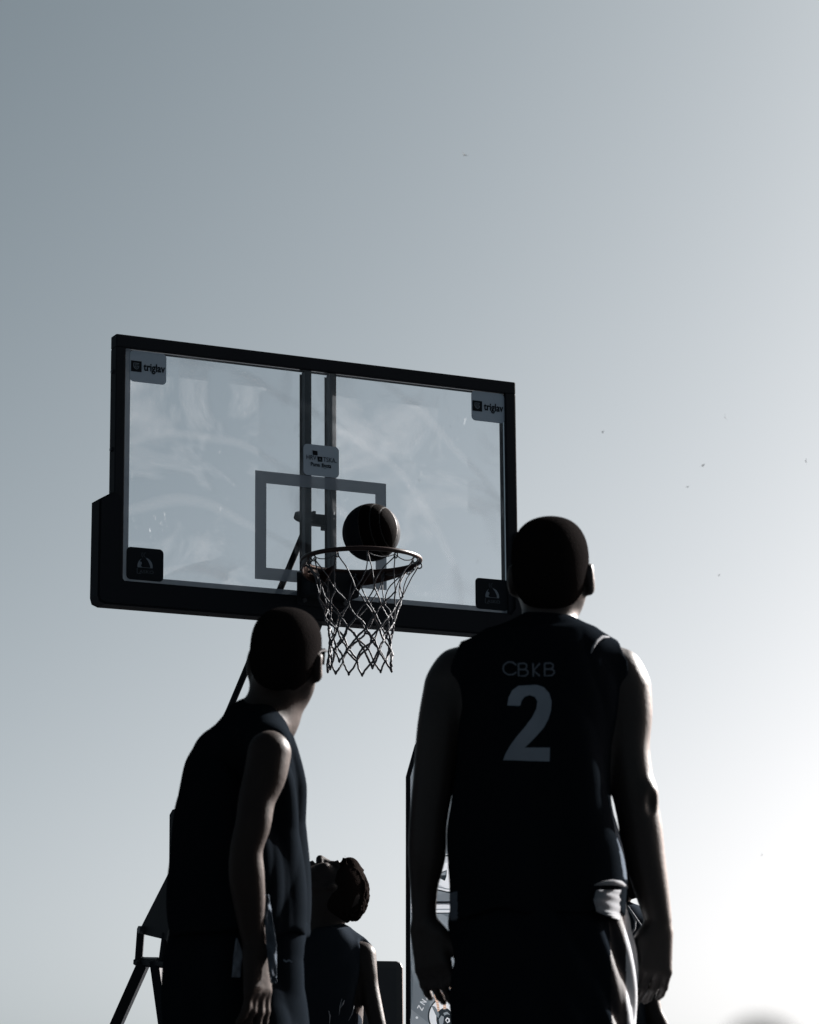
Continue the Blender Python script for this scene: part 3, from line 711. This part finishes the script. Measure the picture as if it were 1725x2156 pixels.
# shorts
def shorts(name, v, waist, legs, mats, root, matfn, fold, n=2.4):
    v.add(loft(waist, 0, n, fold), .02)
    for l in legs: v.add(loft(l, 0, n, fold), .03)
    return sdfobj(name, v, mats, root, matfn)
v = Vol((-.02, D-.28, .52), (.62, D+.28, PR(0, 1880)[2]), .006)
ws = torsolv(PR, [(1890, 965, 1310, .14, 0), (1950, 953, 1326, .15, 0), (2010, 954, 1334, .155, 0), (2070, 955, 1336, .16, 0), (2156, 955, 1340, .165, 0), (2260, 950, 1344, .165, 0), (2320, 950, 1344, .16, 0)])
zl = ws[-1][0]
lg = [[(zl+.06, PR(1050, 2150)[0], D, .105, .15), (.75, PR(1045, 2150)[0], D, .115, .145), (.55, PR(1040, 2150)[0], D, .12, .14)],
      [(zl+.06, PR(1245, 2150)[0], D, .105, .15), (.75, PR(1252, 2150)[0], D, .115, .145), (.55, PR(1258, 2150)[0], D, .12, .14)]]
xs1, xs0 = PR(1311, 2000)[0], PR(1278, 2000)[0]
def mfS(c):
    m = np.zeros(len(c), int); m[(c[:, 0] > xs0) & (c[:, 1] < D+.05)] = 1; m[(c[:, 0] > xs1)] = 2; return m
shorts('shorts', v, ws, lg, [SHORTS, SHORTS_P, mat('stripe_white', (.26, .27, .285), .8, 0)], root, mfS, folds(11, .0060, 14, 34))
shoes(root, feet, 0)
# print on the back of the jersey
def printon(name, obj, poly_fn, m, root, Y0, off=.0025):
    bm = bmesh.new(); poly_fn(bm)
    bmesh.ops.triangulate(bm, faces=bm.faces[:])
    for _ in range(5):
        es = [e for e in bm.edges if e.calc_length() > .012]
        if not es: break
        bmesh.ops.subdivide_edges(bm, edges=es, cuts=1); bmesh.ops.triangulate(bm, faces=bm.faces[:])
    mw = obj.data; V = [vv.co.copy() for vv in mw.vertices]; T = BVHTree.FromPolygons(V, [tuple(p.vertices) for p in mw.polygons])
    for vv in bm.verts:
        d = Vector(vv.co-Vector(O)).normalized(); d = Vector((0, 1, 0))
        h = T.ray_cast(Vector((vv.co.x, Y0, vv.co.z)), d)
        if h[0]: vv.co = h[0]-d*off
    o = bmobj(name, bm, m, None, True); o.parent = root; o.matrix_parent_inverse = Matrix.Translation(-root.location); return o
def c2(x, y): return 815.9+x*.3662, 1052.8+y*.3662
two = [(690, 1182), (697, 1135), (720, 1090), (755, 1062), (800, 1058), (860, 1055), (903, 1072), (932, 1108), (945, 1155), (941, 1212), (925, 1262), (900, 1308), (860, 1355), (822, 1395), (790, 1425), (935, 1425), (932, 1505), (665, 1497), (680, 1460), (702, 1420), (742, 1365), (792, 1305), (832, 1250), (857, 1200), (864, 1155), (850, 1128), (820, 1117), (790, 1128), (772, 1152), (764, 1183)]
back = lambda x, y: Vector(PR(x, y, -.15))
from mathutils.geometry import delaunay_2d_cdt
def filled(bm, poly, f, step):
    P2 = [Vector(p) for p in poly]; n = len(P2); xs = [p[0] for p in poly]; ys = [p[1] for p in poly]
    inner = [Vector((x, y)) for x in np.arange(min(xs), max(xs), step) for y in np.arange(min(ys), max(ys), step)]
    r = delaunay_2d_cdt(P2+inner, [], [list(range(n))], 2, 1e-3)
    vs = [bm.verts.new(f(*p)) for p in r[0]]
    def inside(x, y):
        k = False
        for i in range(n):
            (x1, y1), (x2, y2) = poly[i], poly[i-1]
            if (y1 > y) != (y2 > y) and x < (x2-x1)*(y-y1)/(y2-y1)+x1: k = not k
        return k
    for q in r[2]:
        m_ = sum((r[0][i] for i in q), Vector((0, 0)))/len(q)
        if inside(m_.x, m_.y): bm.faces.new([vs[i] for i in q])
    bmesh.ops.delete(bm, geom=[v_ for v_ in bm.verts if not v_.link_faces], context='VERTS')
printon('back_number', jR, lambda bm: filled(bm, two, lambda x, y: back(*c2(x, y)), 22), PRINT, root, D-.4)
def nm(bm):
    K = [[(745, 935), (722, 917), (695, 917), (673, 935), (667, 958), (675, 980), (698, 995), (725, 992), (744, 978)],
         [(757, 924), (757, 1000), (795, 1000), (810, 988), (810, 972), (797, 962), (760, 961)], [(757, 926), (790, 924), (804, 934), (803, 950), (795, 961)],
         [(840, 926), (842, 1006)], [(880, 928), (843, 970), (880, 1004)],
         [(907, 927), (907, 1003), (948, 1001), (962, 988), (961, 973), (946, 963), (908, 963)], [(907, 928), (942, 927), (956, 936), (955, 952), (944, 963)]]
    for q in K: stroke(bm, [c2(*p) for p in q], 3.6, lambda u, v_: back(u, v_))
printon('back_name', jR, nm, PRINT2, root, D-.4)

# ===== left player in a sleeveless top, looking up to the right
D = 6.9
def PL(px, py, dy=0): return at(px, py, D+dy)
root = empty('person', (float(PL(500, 1900)[0]), D, 0), label='left player in a loose black sleeveless top, turned right and looking up', cat='person')
hcL = PL(606, 1386); BL = basis(radians(17), radians(9), radians(8)); HSL = .925
v = Vol((-.62, D-.35, 0), (-.12, D+.42, 1.98), .005)
head_into(v, hcL, BL, HSL)
v.add(cap(PL(590, 1410, .02), PL(566, 1520, .02), .058, .060), .03)
v.add(cap(PL(600, 1420, .05), PL(588, 1510, .05), .042, .045), .03)
TH = radians(-52)   # cross-section: own x axis runs from shoulder to shoulder
sk = [(1520, 500, 580, .075, .03), (1560, 440, 590, .10, .05), (1620, 415, 610, .12, .06), (1700, 405, 610, .12, .06), (1800, 400, 610, .12, .06), (1900, 400, 610, .12, .06), (2000, 395, 615, .12, .06), (2150, 395, 620, .12, .06)]
v.add(loft(torsolv(PL, sk)), .03)
ykL = [cap(PL(548, 1524, .03), PL(562, 1568, -.10), .046, .044), cap(PL(525, 1526, .05), PL(452, 1600, .24), .048, .044), cap(PL(556, 1520, .03), PL(570, 1580, .06), .038, .040)]
for y in ykL: v.add(y, .035)
chain(v, [(PL(567, 1586, -.15), .0485), (PL(558, 1632, -.16), .047), (PL(541, 1683, -.17), .041), (PL(533, 1735, -.18), .039), (PL(519, 1788, -.18), .036), (PL(519, 1840, -.17), .039), (PL(524, 1890, -.15), .036), (PL(530, 1950, -.13), .029), (PL(537, 1990, -.12), .0265)], .022)
hand_into(v, PL(538, 1996, -.12), PL(544, 2110)-PL(538, 1996), (.55, .8, 0), (-.8, .5, 0), L=.195, curl=.3)
chain(v, [(PL(436, 1612, .28), .042), (PL(415, 1700, .30), .042), (PL(405, 1800, .30), .038), (PL(395, 1880, .27), .036), (PL(378, 1965, .2), .026)], .022)
hand_into(v, PL(377, 1972, .2), PL(372, 2060)-PL(377, 1972), (.3, .9, 0), (1, 0, 0), L=.19, curl=.5)
cx = PL(500, 1900)[0]
hips = [(cx-.05, D+.14), (cx+.05, D+.05)]; feet = [(cx-.10, D+.16), (cx+.10, D-.05)]
legs_into(v, hips, feet, .92, (.095, .065, .06, .042))
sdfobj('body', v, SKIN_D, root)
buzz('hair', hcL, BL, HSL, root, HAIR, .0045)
# sunglasses
bm = bmesh.new(); Pg = lambda *p: Vector(hpnt(hcL, BL, p, HSL))
prev = None
for t in np.linspace(-1, 1, 15):
    a = t*1.15; x = .072*sin(a)/sin(1.15); y = .048+.052*cos(a)
    hh = .020 if abs(t) > .12 else .010
    ring = [bm.verts.new(Pg(x, y, .030)), bm.verts.new(Pg(x*1.0, y+.002, .030-2*hh)), bm.verts.new(Pg(x*.96, y-.003, .030-2*hh)), bm.verts.new(Pg(x*.96, y-.003, .030))]
    if prev:
        for k in range(4): bm.faces.new((prev[k], prev[(k+1) % 4], ring[(k+1) % 4], ring[k]))
    else: bm.faces.new(ring)
    prev = ring
bm.faces.new(prev[::-1])
for s in (-1, 1): tube(bm, [Pg(s*.072, .078, .024), Pg(s*.079, .03, .026), Pg(s*.082, -.01, .022), Pg(s*.078, -.03, .006)], .0028, 6)
sg = bmobj('sunglasses', bm, PAD, None, False); sg.parent = root; sg.matrix_parent_inverse = Matrix.Translation(-root.location)
jl = [(1500, 500, 585, .08, .04), (1530, 450, 600, .11, .05), (1560, 416, 614, .14, .06), (1600, 393, 626, .17, .08), (1650, 382, 635, .18, .08), (1700, 369, 635, .185, .08), (1760, 363, 636, .19, .08), (1830, 358, 640, .19, .08), (1914, 356, 645, .19, .08), (1975, 356, 645, .19, .08)]
v = Vol((-.62, D-.30, PL(0, 1985)[2]-.03), (-.10, D+.40, PL(0, 1460)[2]), .005)
zv = PL(0, 1885)[2]
def mfL(c):
    m = np.zeros(len(c), int); return m
jL = jersey('jersey', v, torsolv(PL, jl), 0, ykL, [cap(PL(590, 1548, -.20), PL(580, 1700, -.23), .062, .075)],
            [cap(PL(592, 1380, .02), PL(576, 1440, .03), .062, .050)], [JERSEY], root, mfL, folds(21, .0085, 12, 22))
v = Vol((-.62, D-.28, .48), (-.10, D+.40, PL(0, 1930)[2]), .006)
wl = torsolv(PL, [(1940, 356, 638, .15, .08), (2020, 343, 640, .16, .08), (2100, 337, 642, .165, .08), (2180, 336, 644, .17, .08), (2260, 336, 650, .165, .08), (2320, 336, 650, .16, .08)]); zl = wl[-1][0]
lg = [[(zl+.03, PL(420, 2150)[0], D+.14, .08, .11), (.70, PL(415, 2150)[0], D+.15, .095, .12), (.50, PL(410, 2150)[0], D+.16, .10, .13)],
      [(zl+.03, PL(568, 2150)[0], D+.05, .08, .11), (.70, PL(573, 2150)[0], D+.04, .095, .12), (.50, PL(578, 2150)[0], D+.03, .10, .13)]]
shorts('shorts', v, wl, lg, [SHORTS], root, None, folds(23, .009, 13, 30))
# pale panels of the top's side vent and the shorts' trim
ribbon('side_panel', [(1884, 558, 566, -.13), (1920, 556, 572, -.135), (1988, 560, 582, -.135), (2053, 567, 583, -.13), (2070, 570, 582, -.13)], GREYCLOTH_SUNEDGE, root, PL, seed=3)
ribbon('shorts_trim', [(1975, 497, 500, -.13), (2010, 492, 512, -.13), (2036, 490, 508, -.13), (2058, 488, 506, -.13)], PRINT2, root, PL, seed=5, amp=.002)
bm = bmesh.new(); word(bm, 'SPORT', 0, 1, 0, 1, lambda u, v_: Vector((u, 0, v_))) if False else stroke(bm, [(597, 2021), (603, 2025), (609, 2022), (615, 2026)], 2.5, lambda u, v_: Vector(PL(u, v_, -.14)))
o = bmobj('waist_mark', bm, PRINT, None); o.parent = root; o.matrix_parent_inverse = Matrix.Translation(-root.location)
shoes(root, feet, radians(50))

# ===== two players under the hoop with their heads thrown right back
def looker(D, dx, dy_, label, elbow=False, seed=0, skin=SKIN_M, hair=HAIR_B, white=False):
    def P(px, py, d=0): return at(px+dx, py+dy_, D+d)
    sc_ = scale(D, 1950)
    x0 = P(700, 2000)[0]
    root = empty('person', (float(x0), D, 0), label=label, cat='person', group='players under the hoop looking straight up')
    # head: face up, crown to the right
    f = np.array([-.10, .16, .98]); u = np.array([.97, .20, .02]); f /= np.linalg.norm(f); u -= f*(u@f); u /= np.linalg.norm(u); r = np.cross(f, u)
    B = np.array([r, f, u]); c = P(696, 1872); hsz = .96
    v = Vol((x0-.42, D-.32, 0), (x0+.36, D+.34, P(0, 1780)[2]+.04), .006)
    head_into(v, c, B, hsz, .62)
    v.add(cap(P(684, 1905), P(688, 1975, 0), .054, .060), .03); v.add(cap(P(672, 1890), P(672, 1960), .045, .05), .03)
    fn = P
    rows = [(1982, 668, 730, .07, 0), (2005, 645, 768, .10, 0), (2050, 640, 770, .115, 0), (2200, 648, 762, .11, 0), (2350, 645, 765, .11, 0), (2420, 650, 762, .11, 0)]
    TL = lambda rr: [(P(0, py)[2], (P(xl, py)[0]+P(xr, py)[0])/2, D+cy, (P(xr, py)[0]-P(xl, py)[0])/2, ry) for py, xl, xr, ry, cy in rr]
    v.add(loft(TL(rows)), .03)
    yk = [cap(P(695, 1978), P(762, 2008, -.03), .038, .036), cap(P(690, 1978), P(640, 2008, .06), .040, .040), cap(P(702, 1974), P(734, 1998), .034, .036)]
    for y in yk: v.add(y, .03)
    arm = [(P(767, 2012, -.05), .041), (P(772, 2045, -.06), .036), (P(777, 2075, -.06), .032), (P(786, 2120, -.07), .031), (P(795, 2160, -.08), .029), (P(800, 2200, -.07), .034), (P(792, 2260, -.03), .030), (P(784, 2310, 0), .023)]
    if elbow: arm = [(P(765, 2012, -.05), .041), (P(765, 2060, -.06), .037), (P(762, 2120, -.06), .033), (P(772, 2175, -.07), .031), (P(788, 2220, -.06), .033), (P(784, 2290, -.03), .029), (P(776, 2340, 0), .023)]
    chain(v, arm, .02); e = arm[-1][0]
    hand_into(v, e, (0, .05, -1), (0, 1, 0), (-1, 0, 0), L=.18, curl=.5)
    chain(v, [(P(640, 2012, .08), .043), (P(628, 2100, .09), .036), (P(622, 2190, .08), .032), (P(618, 2260, .04), .029), (P(616, 2320, .0), .023)], .02)
    hand_into(v, P(616, 2325, 0), (0, -.05, -1), (0, -1, 0), (1, 0, 0), L=.18, curl=.5)
    feet = [(x0-.12, D+.02), (x0+.12, D-.02)]; hips = [(x0-.085, D), (x0+.085, D)]
    legs_into(v, hips, feet, .88, (.09, .062, .058, .04))
    sdfobj('body', v, skin, root)
    # hair: longer on top, with a tuft over the forehead
    def extra(vv, Pp):
        rr = np.random.RandomState(seed)
        vv.add(ell(Pp(0, .012, .056), (.066, .084, .068), B), .02); vv.add(ell(Pp(0, .070, .074), (.048, .034, .030), B), .02)
        for _ in range(650):
            a, b = rr.uniform(-1, 1)*.055, rr.uniform(-.11, .098)
            z = .03+.088*sqrt(max(0, 1-(a/.08)**2-((b+.018)/.105)**2)); p = Pp(a, b, z+.006); L = rr.uniform(.003, .011)*(1.9 if b > .05 else .7)
            q = Pp(a*1.06, b+rr.uniform(-.004, .013), z+.006+L); vv.add(cap(p, q, .0046, .0026), .005)
    v = Vol(c-.17, c+.17, .004)
    v.add(ell(hpnt(c, B, (0, -.018, .030), 1), np.array((.079, .100, .090)), B), .01)
    v.add(ell(hpnt(c, B, (0, -.050, -.01), 1), np.array((.063, .060, .058)), B), .03)
    extra(v, lambda *p: hpnt(c, B, p, 1))
    q = v.sl((v.lo, v.lo+np.array(v.n)*v.h), 0); x, y, z = v.grid(q); qq = [((x-c[0])*B[i][0]+(y-c[1])*B[i][1]+(z-c[2])*B[i][2]) for i in range(3)]
    line = np.interp(qq[1], [-.12, -.06, .0, .045, .07, .11], [-.055, -.05, -.005, .016, .045, .050])
    v.F = np.maximum(v.F, (line-qq[2])*.9+np.sin(x*613)*np.sin(y*541)*np.sin(z*577)*.0012).astype(np.float32)
    sdfobj('hair', v, hair, root)
    jr = [(1962, 660, 732, .085, 0), (1995, 640, 768, .12, 0), (2050, 634, 768, .14, 0), (2090, 634, 762, .14, 0), (2160, 632, 762, .145, 0), (2330, 628, 770, .15, 0)]
    v = Vol((x0-.20, D-.22, P(0, 2335)[2]-.02), (x0+.18, D+.24, P(0, 1920)[2]), .006)
    jersey('jersey', v, TL(jr), 0, yk, [cap(P(786, 1990, -.06), P(792, 2070, -.07), .048, .058), cap(P(622, 1985, .1), P(612, 2070, .1), .05, .058)],
           [cap(P(684, 1885), P(686, 1914), .052, .046)], [JERSEY_N], root, None, folds(31+seed, .007, 9, 24), off=.015)
    v = Vol((x0-.25, D-.22, .44), (x0+.25, D+.22, P(0, 2290)[2]), .008)
    ws = TL([(2300, 640, 764, .13, 0), (2420, 632, 772, .14, 0)]); zl = ws[-1][0]
    lgs = [[(zl+.06, x0+s*.07, D, .085, .13), (.65, x0+s*.085, D, .10, .13), (.46, x0+s*.09, D, .105, .13)] for s in (-1, 1)]
    shorts('shorts', v, ws, lgs, [SHORTS], root, None, folds(41+seed, .006, 7, 30))
    shoes(root, feet, radians(-70))
    return root, P
mroot, PM = looker(10.5, 0, 0, 'short haired player between the two big backs, head thrown right back under the net', seed=1)
for i, (pts, wd) in enumerate((([(720, 2103), (716, 2120), (714, 2138)], 2.0), ([(726, 2106), (722, 2114), (716, 2124)], 3.0), ([(692, 2128), (695, 2140), (694, 2156)], 2.6), ([(746, 2118), (742, 2134), (734, 2150)], 2.0))):  # sun highlights on the dark cloth, painted in as thin white tubes
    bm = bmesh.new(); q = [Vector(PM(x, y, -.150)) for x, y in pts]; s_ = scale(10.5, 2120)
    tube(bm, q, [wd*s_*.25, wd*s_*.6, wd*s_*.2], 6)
    o = bmobj('fold_highlight', bm, WHITECLOTH_LITFOLD, None, True); o.parent = mroot; o.matrix_parent_inverse = Matrix.Translation(-mroot.location)
nroot, PN = looker(10.8, 604, -47, 'player mostly hidden behind the forearm of number 2, pale piping on his top', elbow=True, seed=5)
for pts, wd in (([(1322, 1908), (1334, 1925), (1347, 1944), (1360, 1960)], 3.4), ([(1324, 1914), (1333, 1926), (1338, 1940), (1337, 1955), (1328, 1968)], 4.2)):
    bm = bmesh.new(); s_ = scale(10.8, 1930)
    tube(bm, [Vector(at(x, y, 10.60)) for x, y in pts], wd*s_*.5, 6)
    o = bmobj('piping', bm, WHITECLOTH_LITFOLD, None, True); o.parent = nroot; o.matrix_parent_inverse = Matrix.Translation(-nroot.location)

# ------------------------------------------------------------------ banner with the goat emblem
DB = 13.6
def PB(px, py, d=0): return Vector(at(px, py, DB+d))
ban = empty('banner', (float(PB(1000, 1900)[0]), DB, 0), label='tall printed grey banner with goat emblem and stripes, standing behind number 2', cat='banner')
def bp(name, bm, m):
    o = bmobj(name, bm, m, None); o.parent = ban; o.matrix_parent_inverse = Matrix.Translation(-ban.location); return o
out = [(855, 2690), (855, 1636), (873, 1572), (905, 1515), (960, 1470), (1040, 1450), (1120, 1452), (1190, 1475), (1225, 1530), (1235, 1640), (1235, 2690)]
bm = bmesh.new(); s_ = scale(DB, 1900); tube(bm, [PB(x+(4.5 if x < 1000 else -4.5), y, -.012) for x, y in out], 5.0*s_, 8); bp('pole', bm, FRAME)
# the printed cloth: one sheet, cut along the outlines of its print
cm = lambda x, y: (815.9+x*.2677, 1579+y*.2677)
def ring(cx, cy, r, n=40): return [(cx+r*cos(t), cy+r*sin(t)) for t in np.linspace(0, 2*pi, n, endpoint=False)]
def ribb(pts, wd):
    L_, R_ = [], []
    for i in range(len(pts)):
        a = np.array(pts[max(i-1, 0)], float); b = np.array(pts[min(i+1, len(pts)-1)], float); t = (b-a)/np.linalg.norm(b-a); n_ = np.array([-t[1], t[0]])*wd/2
        L_.append(tuple(np.array(pts[i])+n_)); R_.append(tuple(np.array(pts[i])-n_))
    return L_+R_[::-1]
G_, D_, W_, K_, H_ = 0, 1, 2, 3, 4
shapes = [([(866, 2040), (905, 2100), (905, 2156), (866, 2125)], D_), ([(866, 2156), (905, 2180), (866, 2200)], D_), ([(930, 1925), (1228, 1925), (1228, 2050)], D_),
    ([(866, 1806), (1228, 1770), (1228, 1900), (941, 1880), (866, 1862)], W_), ([(866, 1808), (1228, 1771), (1228, 1774), (866, 1811)], K_),
    ([(866, 1859), (941, 1877), (1228, 1897), (1228, 1900), (941, 1880), (866, 1862)], K_), ([(866, 1853), (941, 1871), (1228, 1891), (1228, 1893), (941, 1873), (866, 1855)], G_),
    ([(925, 1838), (941, 1832), (940.5, 1845), (937, 1855), (925, 1849)], K_), ([(927, 1840), (939.5, 1834.5), (938.5, 1843), (927, 1843)], G_),
    ([(866, 1898), (1228, 1896), (1228, 1900), (866, 1902)], K_), ([(866, 1902), (1228, 1900), (1228, 1921), (866, 1922)], W_), ([(866, 1914), (1228, 1912), (1228, 1914), (866, 1916.5)], G_), ([(866, 1922), (1228, 1920), (1228, 1922.5), (866, 1924.5)], K_),
    ([(941, 1745), (947, 1762), (948, 1796), (945, 1800), (944.5, 1770)], W_), (ring(878, 2143, 2.6, 14), W_), (ring(944, 2140, 43), K_), (ring(944, 2140, 40), W_)]
def C_(l): return [cm(*p) for p in l]
shapes += [(C_([(385, 2070), (405, 2050), (440, 2030), (475, 2035), (500, 2060), (520, 2110), (515, 2200), (480, 2300), (440, 2330), (415, 2290), (400, 2200), (385, 2130)]), K_),
    (C_([(400, 2110), (380, 2085), (345, 2010), (375, 2020), (400, 2060), (410, 2080)]), D_),
    (C_([(395, 2060), (385, 2000), (365, 1925), (385, 1930), (402, 1975), (413, 2050)]), H_), (C_([(440, 2040), (438, 1990), (425, 1930), (445, 1935), (458, 1980), (465, 2035)]), H_),
    (C_(ribb([(512, 1995), (480, 1930), (455, 1880), (468, 1846), (490, 1850), (500, 1882)], 17)), H_),
    (C_([(455, 2125), (470, 2105), (490, 2115), (492, 2140), (472, 2150)]), W_), (C_([(463, 2126), (472, 2116), (482, 2122), (480, 2138), (470, 2140)]), K_),
    (C_([(405, 2120), (425, 2090), (445, 2100), (440, 2150), (420, 2180), (408, 2150)]), G_), (C_([(440, 2070), (470, 2060), (495, 2085), (470, 2080), (448, 2090)]), G_)]
for y in (1945, 1965, 1985, 2005, 2025, 2042):
    k = (y-1925)*.17; shapes.append((C_(ribb([(374+k, y), (399+k*.6, y+4)], 4)), D_)); shapes.append((C_(ribb([(432+k*.5, y), (455+k*.3, y+4)], 4)), D_))
def letter(pl, x, y, a, h_=5.4):
    A = radians(a)
    for l in pl: shapes.append((ribb([(x+(u*cos(A)+v_*sin(A))*h_, y+(u*sin(A)*-1+v_*cos(A))*h_) for u, v_ in l], 2.0), W_))
letter([[(-.7, -1), (.7, -1)], [(.6, -1), (-.6, 1)], [(-.7, 1), (.7, 1)]], 885.5, 2122.5, 62)
letter([[(-.65, 1.1), (-.65, -1.1)], [(-.65, -1), (.65, 1)], [(.65, 1.1), (.65, -1.1)]], 891.5, 2110, 55)
letter([[(-.75, 1.1), (0, -1.1)], [(0, -1.1), (.75, 1.1)], [(-.4, .45), (.4, .45)]], 898.5, 2099, 48)
V2 = [Vector(p) for p in out]; edges = [(i, (i+1) % len(out)) for i in range(len(out))]
for poly, m_ in shapes:
    o_ = len(V2); V2 += [Vector(p) for p in poly]; edges += [(o_+i, o_+(i+1) % len(poly)) for i in range(len(poly))]
V2 += [Vector((x, y)) for x in range(870, 1230, 24) for y in range(1500, 2680, 40)]
r = delaunay_2d_cdt(V2, edges, [], 0, 1e-4)
def pip(poly, x, y):
    k = False
    for i in range(len(poly)):
        (x1, y1), (x2, y2) = poly[i], poly[i-1]
        if (y1 > y) != (y2 > y) and x < (x2-x1)*(y-y1)/(y2-y1)+x1: k = not k
    return k
bm = bmesh.new(); vs = [bm.verts.new(PB(p.x, p.y, .006*sin(p.x*.05)+.008*sin(p.y*.02+p.x*.02))) for p in r[0]]
for q in r[2]:
    c_ = sum((r[0][i] for i in q), Vector((0, 0)))/len(q)
    if not pip(out, c_.x, c_.y): continue
    mi = 0
    for poly, m_ in shapes:
        if pip(poly, c_.x, c_.y): mi = m_
    bm.faces.new([vs[i] for i in q]).material_index = mi
bmesh.ops.delete(bm, geom=[v_ for v_ in bm.verts if not v_.link_faces], context='VERTS')
bp('cloth', bm, [BAN_G, BAN_G2, BAN_W, BAN_K, BAN_O])

# ------------------------------------------------------------------ dark upright panel
DP = 12.9
pan = empty('display_panel', (float(at(780, 2100, DP)[0]), DP, 0), label='dark upright board with a rounded top corner, beside the banner', cat='panel')
c = at(849, 2024, DP); c0 = at(690, 2032, DP); zt = c[2]
def pp(name, bm, m): o = bmobj(name, bm, m, None); o.parent = pan; o.matrix_parent_inverse = Matrix.Translation(-pan.location); return o
TP = radians(14)   # turned a little, so that its top edge runs down to the left
def PF(u, v_, w_): return Vector((c[0]-u*cos(TP)-w_*sin(TP), DP-u*sin(TP)*-1*-1+w_*cos(TP)+0*u, v_))
bm = bmesh.new(); poly = [(0.62, 0.06), (.62, zt-.02), (.60, zt), (.025, zt), (.008, zt-.008), (0, zt-.025), (0, .06)]
prism(bm, poly, PF, 0, .10); bmesh.ops.bevel(bm, geom=[e for e in bm.edges], offset=.004, segments=1, affect='EDGES'); pp('frame', bm, PANEL_E)
bm = bmesh.new(); prism(bm, [(.60, .12), (.60, zt-.03), (.03, zt-.03), (.03, .12)], PF, -.004, -.002); pp('front_sheet', bm, PANEL)
for u in (.08, .54):
    bm = bmesh.new(); p = PF(u, 0, .05); box(bm, (p.x-.02, p.y-.2, 0.002), (p.x+.02, p.y+.2, .058)); pp('foot', bm, FRAME)

# ------------------------------------------------------------------ birds
birds = [(978, 326, 11, -28, 'bird highest in the sky, alone above the backboard'), (1527, 879, 9, -60, 'dark bird right of the board, uppermost of the right flock'), (1697, 971, 8, -65, 'dark bird at the far right edge of the sky'),
         (1269, 910, 8, -15, 'faint bird just right of the backboard top corner'), (1480, 980, 9, -20, 'small bird with spread wings below the uppermost right one'), (1448, 1025, 6, -8, 'tiny bird, lowest of the three left in the right flock'),
         (1515, 1211, 6, -30, 'tiny faint bird level with the head of number 2'), (1605, 1800, 6, -60, 'tiny faint bird low in the bright sky at right')]
for i, (px, py, sz, an, lb) in enumerate(birds):
    Y = 190+7*i; s_ = sz*1.45*scale(Y, py); p = at(px, py, Y); bm = bmesh.new()
    tube(bm, [(0, -.22*s_, 0), (0, -.12*s_, 0), (0, .05*s_, 0), (0, .2*s_, 0)], [.015*s_, .055*s_, .06*s_, .015*s_], 6)
    for sd_ in (-1, 1):
        pts = [(0, -.10), (.20*sd_, -.08), (.5*sd_, .10), (.22*sd_, .03), (0, .06)]
        prism(bm, pts, lambda u, v_, w_: Vector((u*s_, v_*s_, w_*s_+abs(u)*.35*s_)), 0, .02)
    for sd_ in (-1, 1): prism(bm, [(0, .16), (.07*sd_, .30), (0, .22)], lambda u, v_, w_: Vector((u*s_, v_*s_, w_*s_)), 0, .015)
    o = bmobj('bird', bm, BIRD); o.location = p; o.rotation_euler = (radians(60), radians(-an), radians(20+30*i)); tag(o, lb, 'bird', 'swifts in the sky')

# ------------------------------------------------------------------ slim post close to the lens, far out of focus
p = at(1603, 2151, .72); post = empty('slim_post', (float(p[0]), float(p[1]), 0), label='tip of a slim grey post close to the lens, blurred, bottom right corner', cat='post')
bm = bmesh.new(); tube(bm, [(0, 0, .012), (0, 0, p[2]-.006), (0, 0, p[2]-.002), (0, 0, p[2])], [.0085, .0085, .007, .003], 14); bmobj('pole', bm, mat('post_rubber', (.02, .022, .025), .9, 0), post, True)
bm = bmesh.new(); tube(bm, [(0, 0, .001), (0, 0, .008), (0, 0, .013)], [.11, .11, .02], 24); bmobj('foot_plate', bm, STEEL, post)
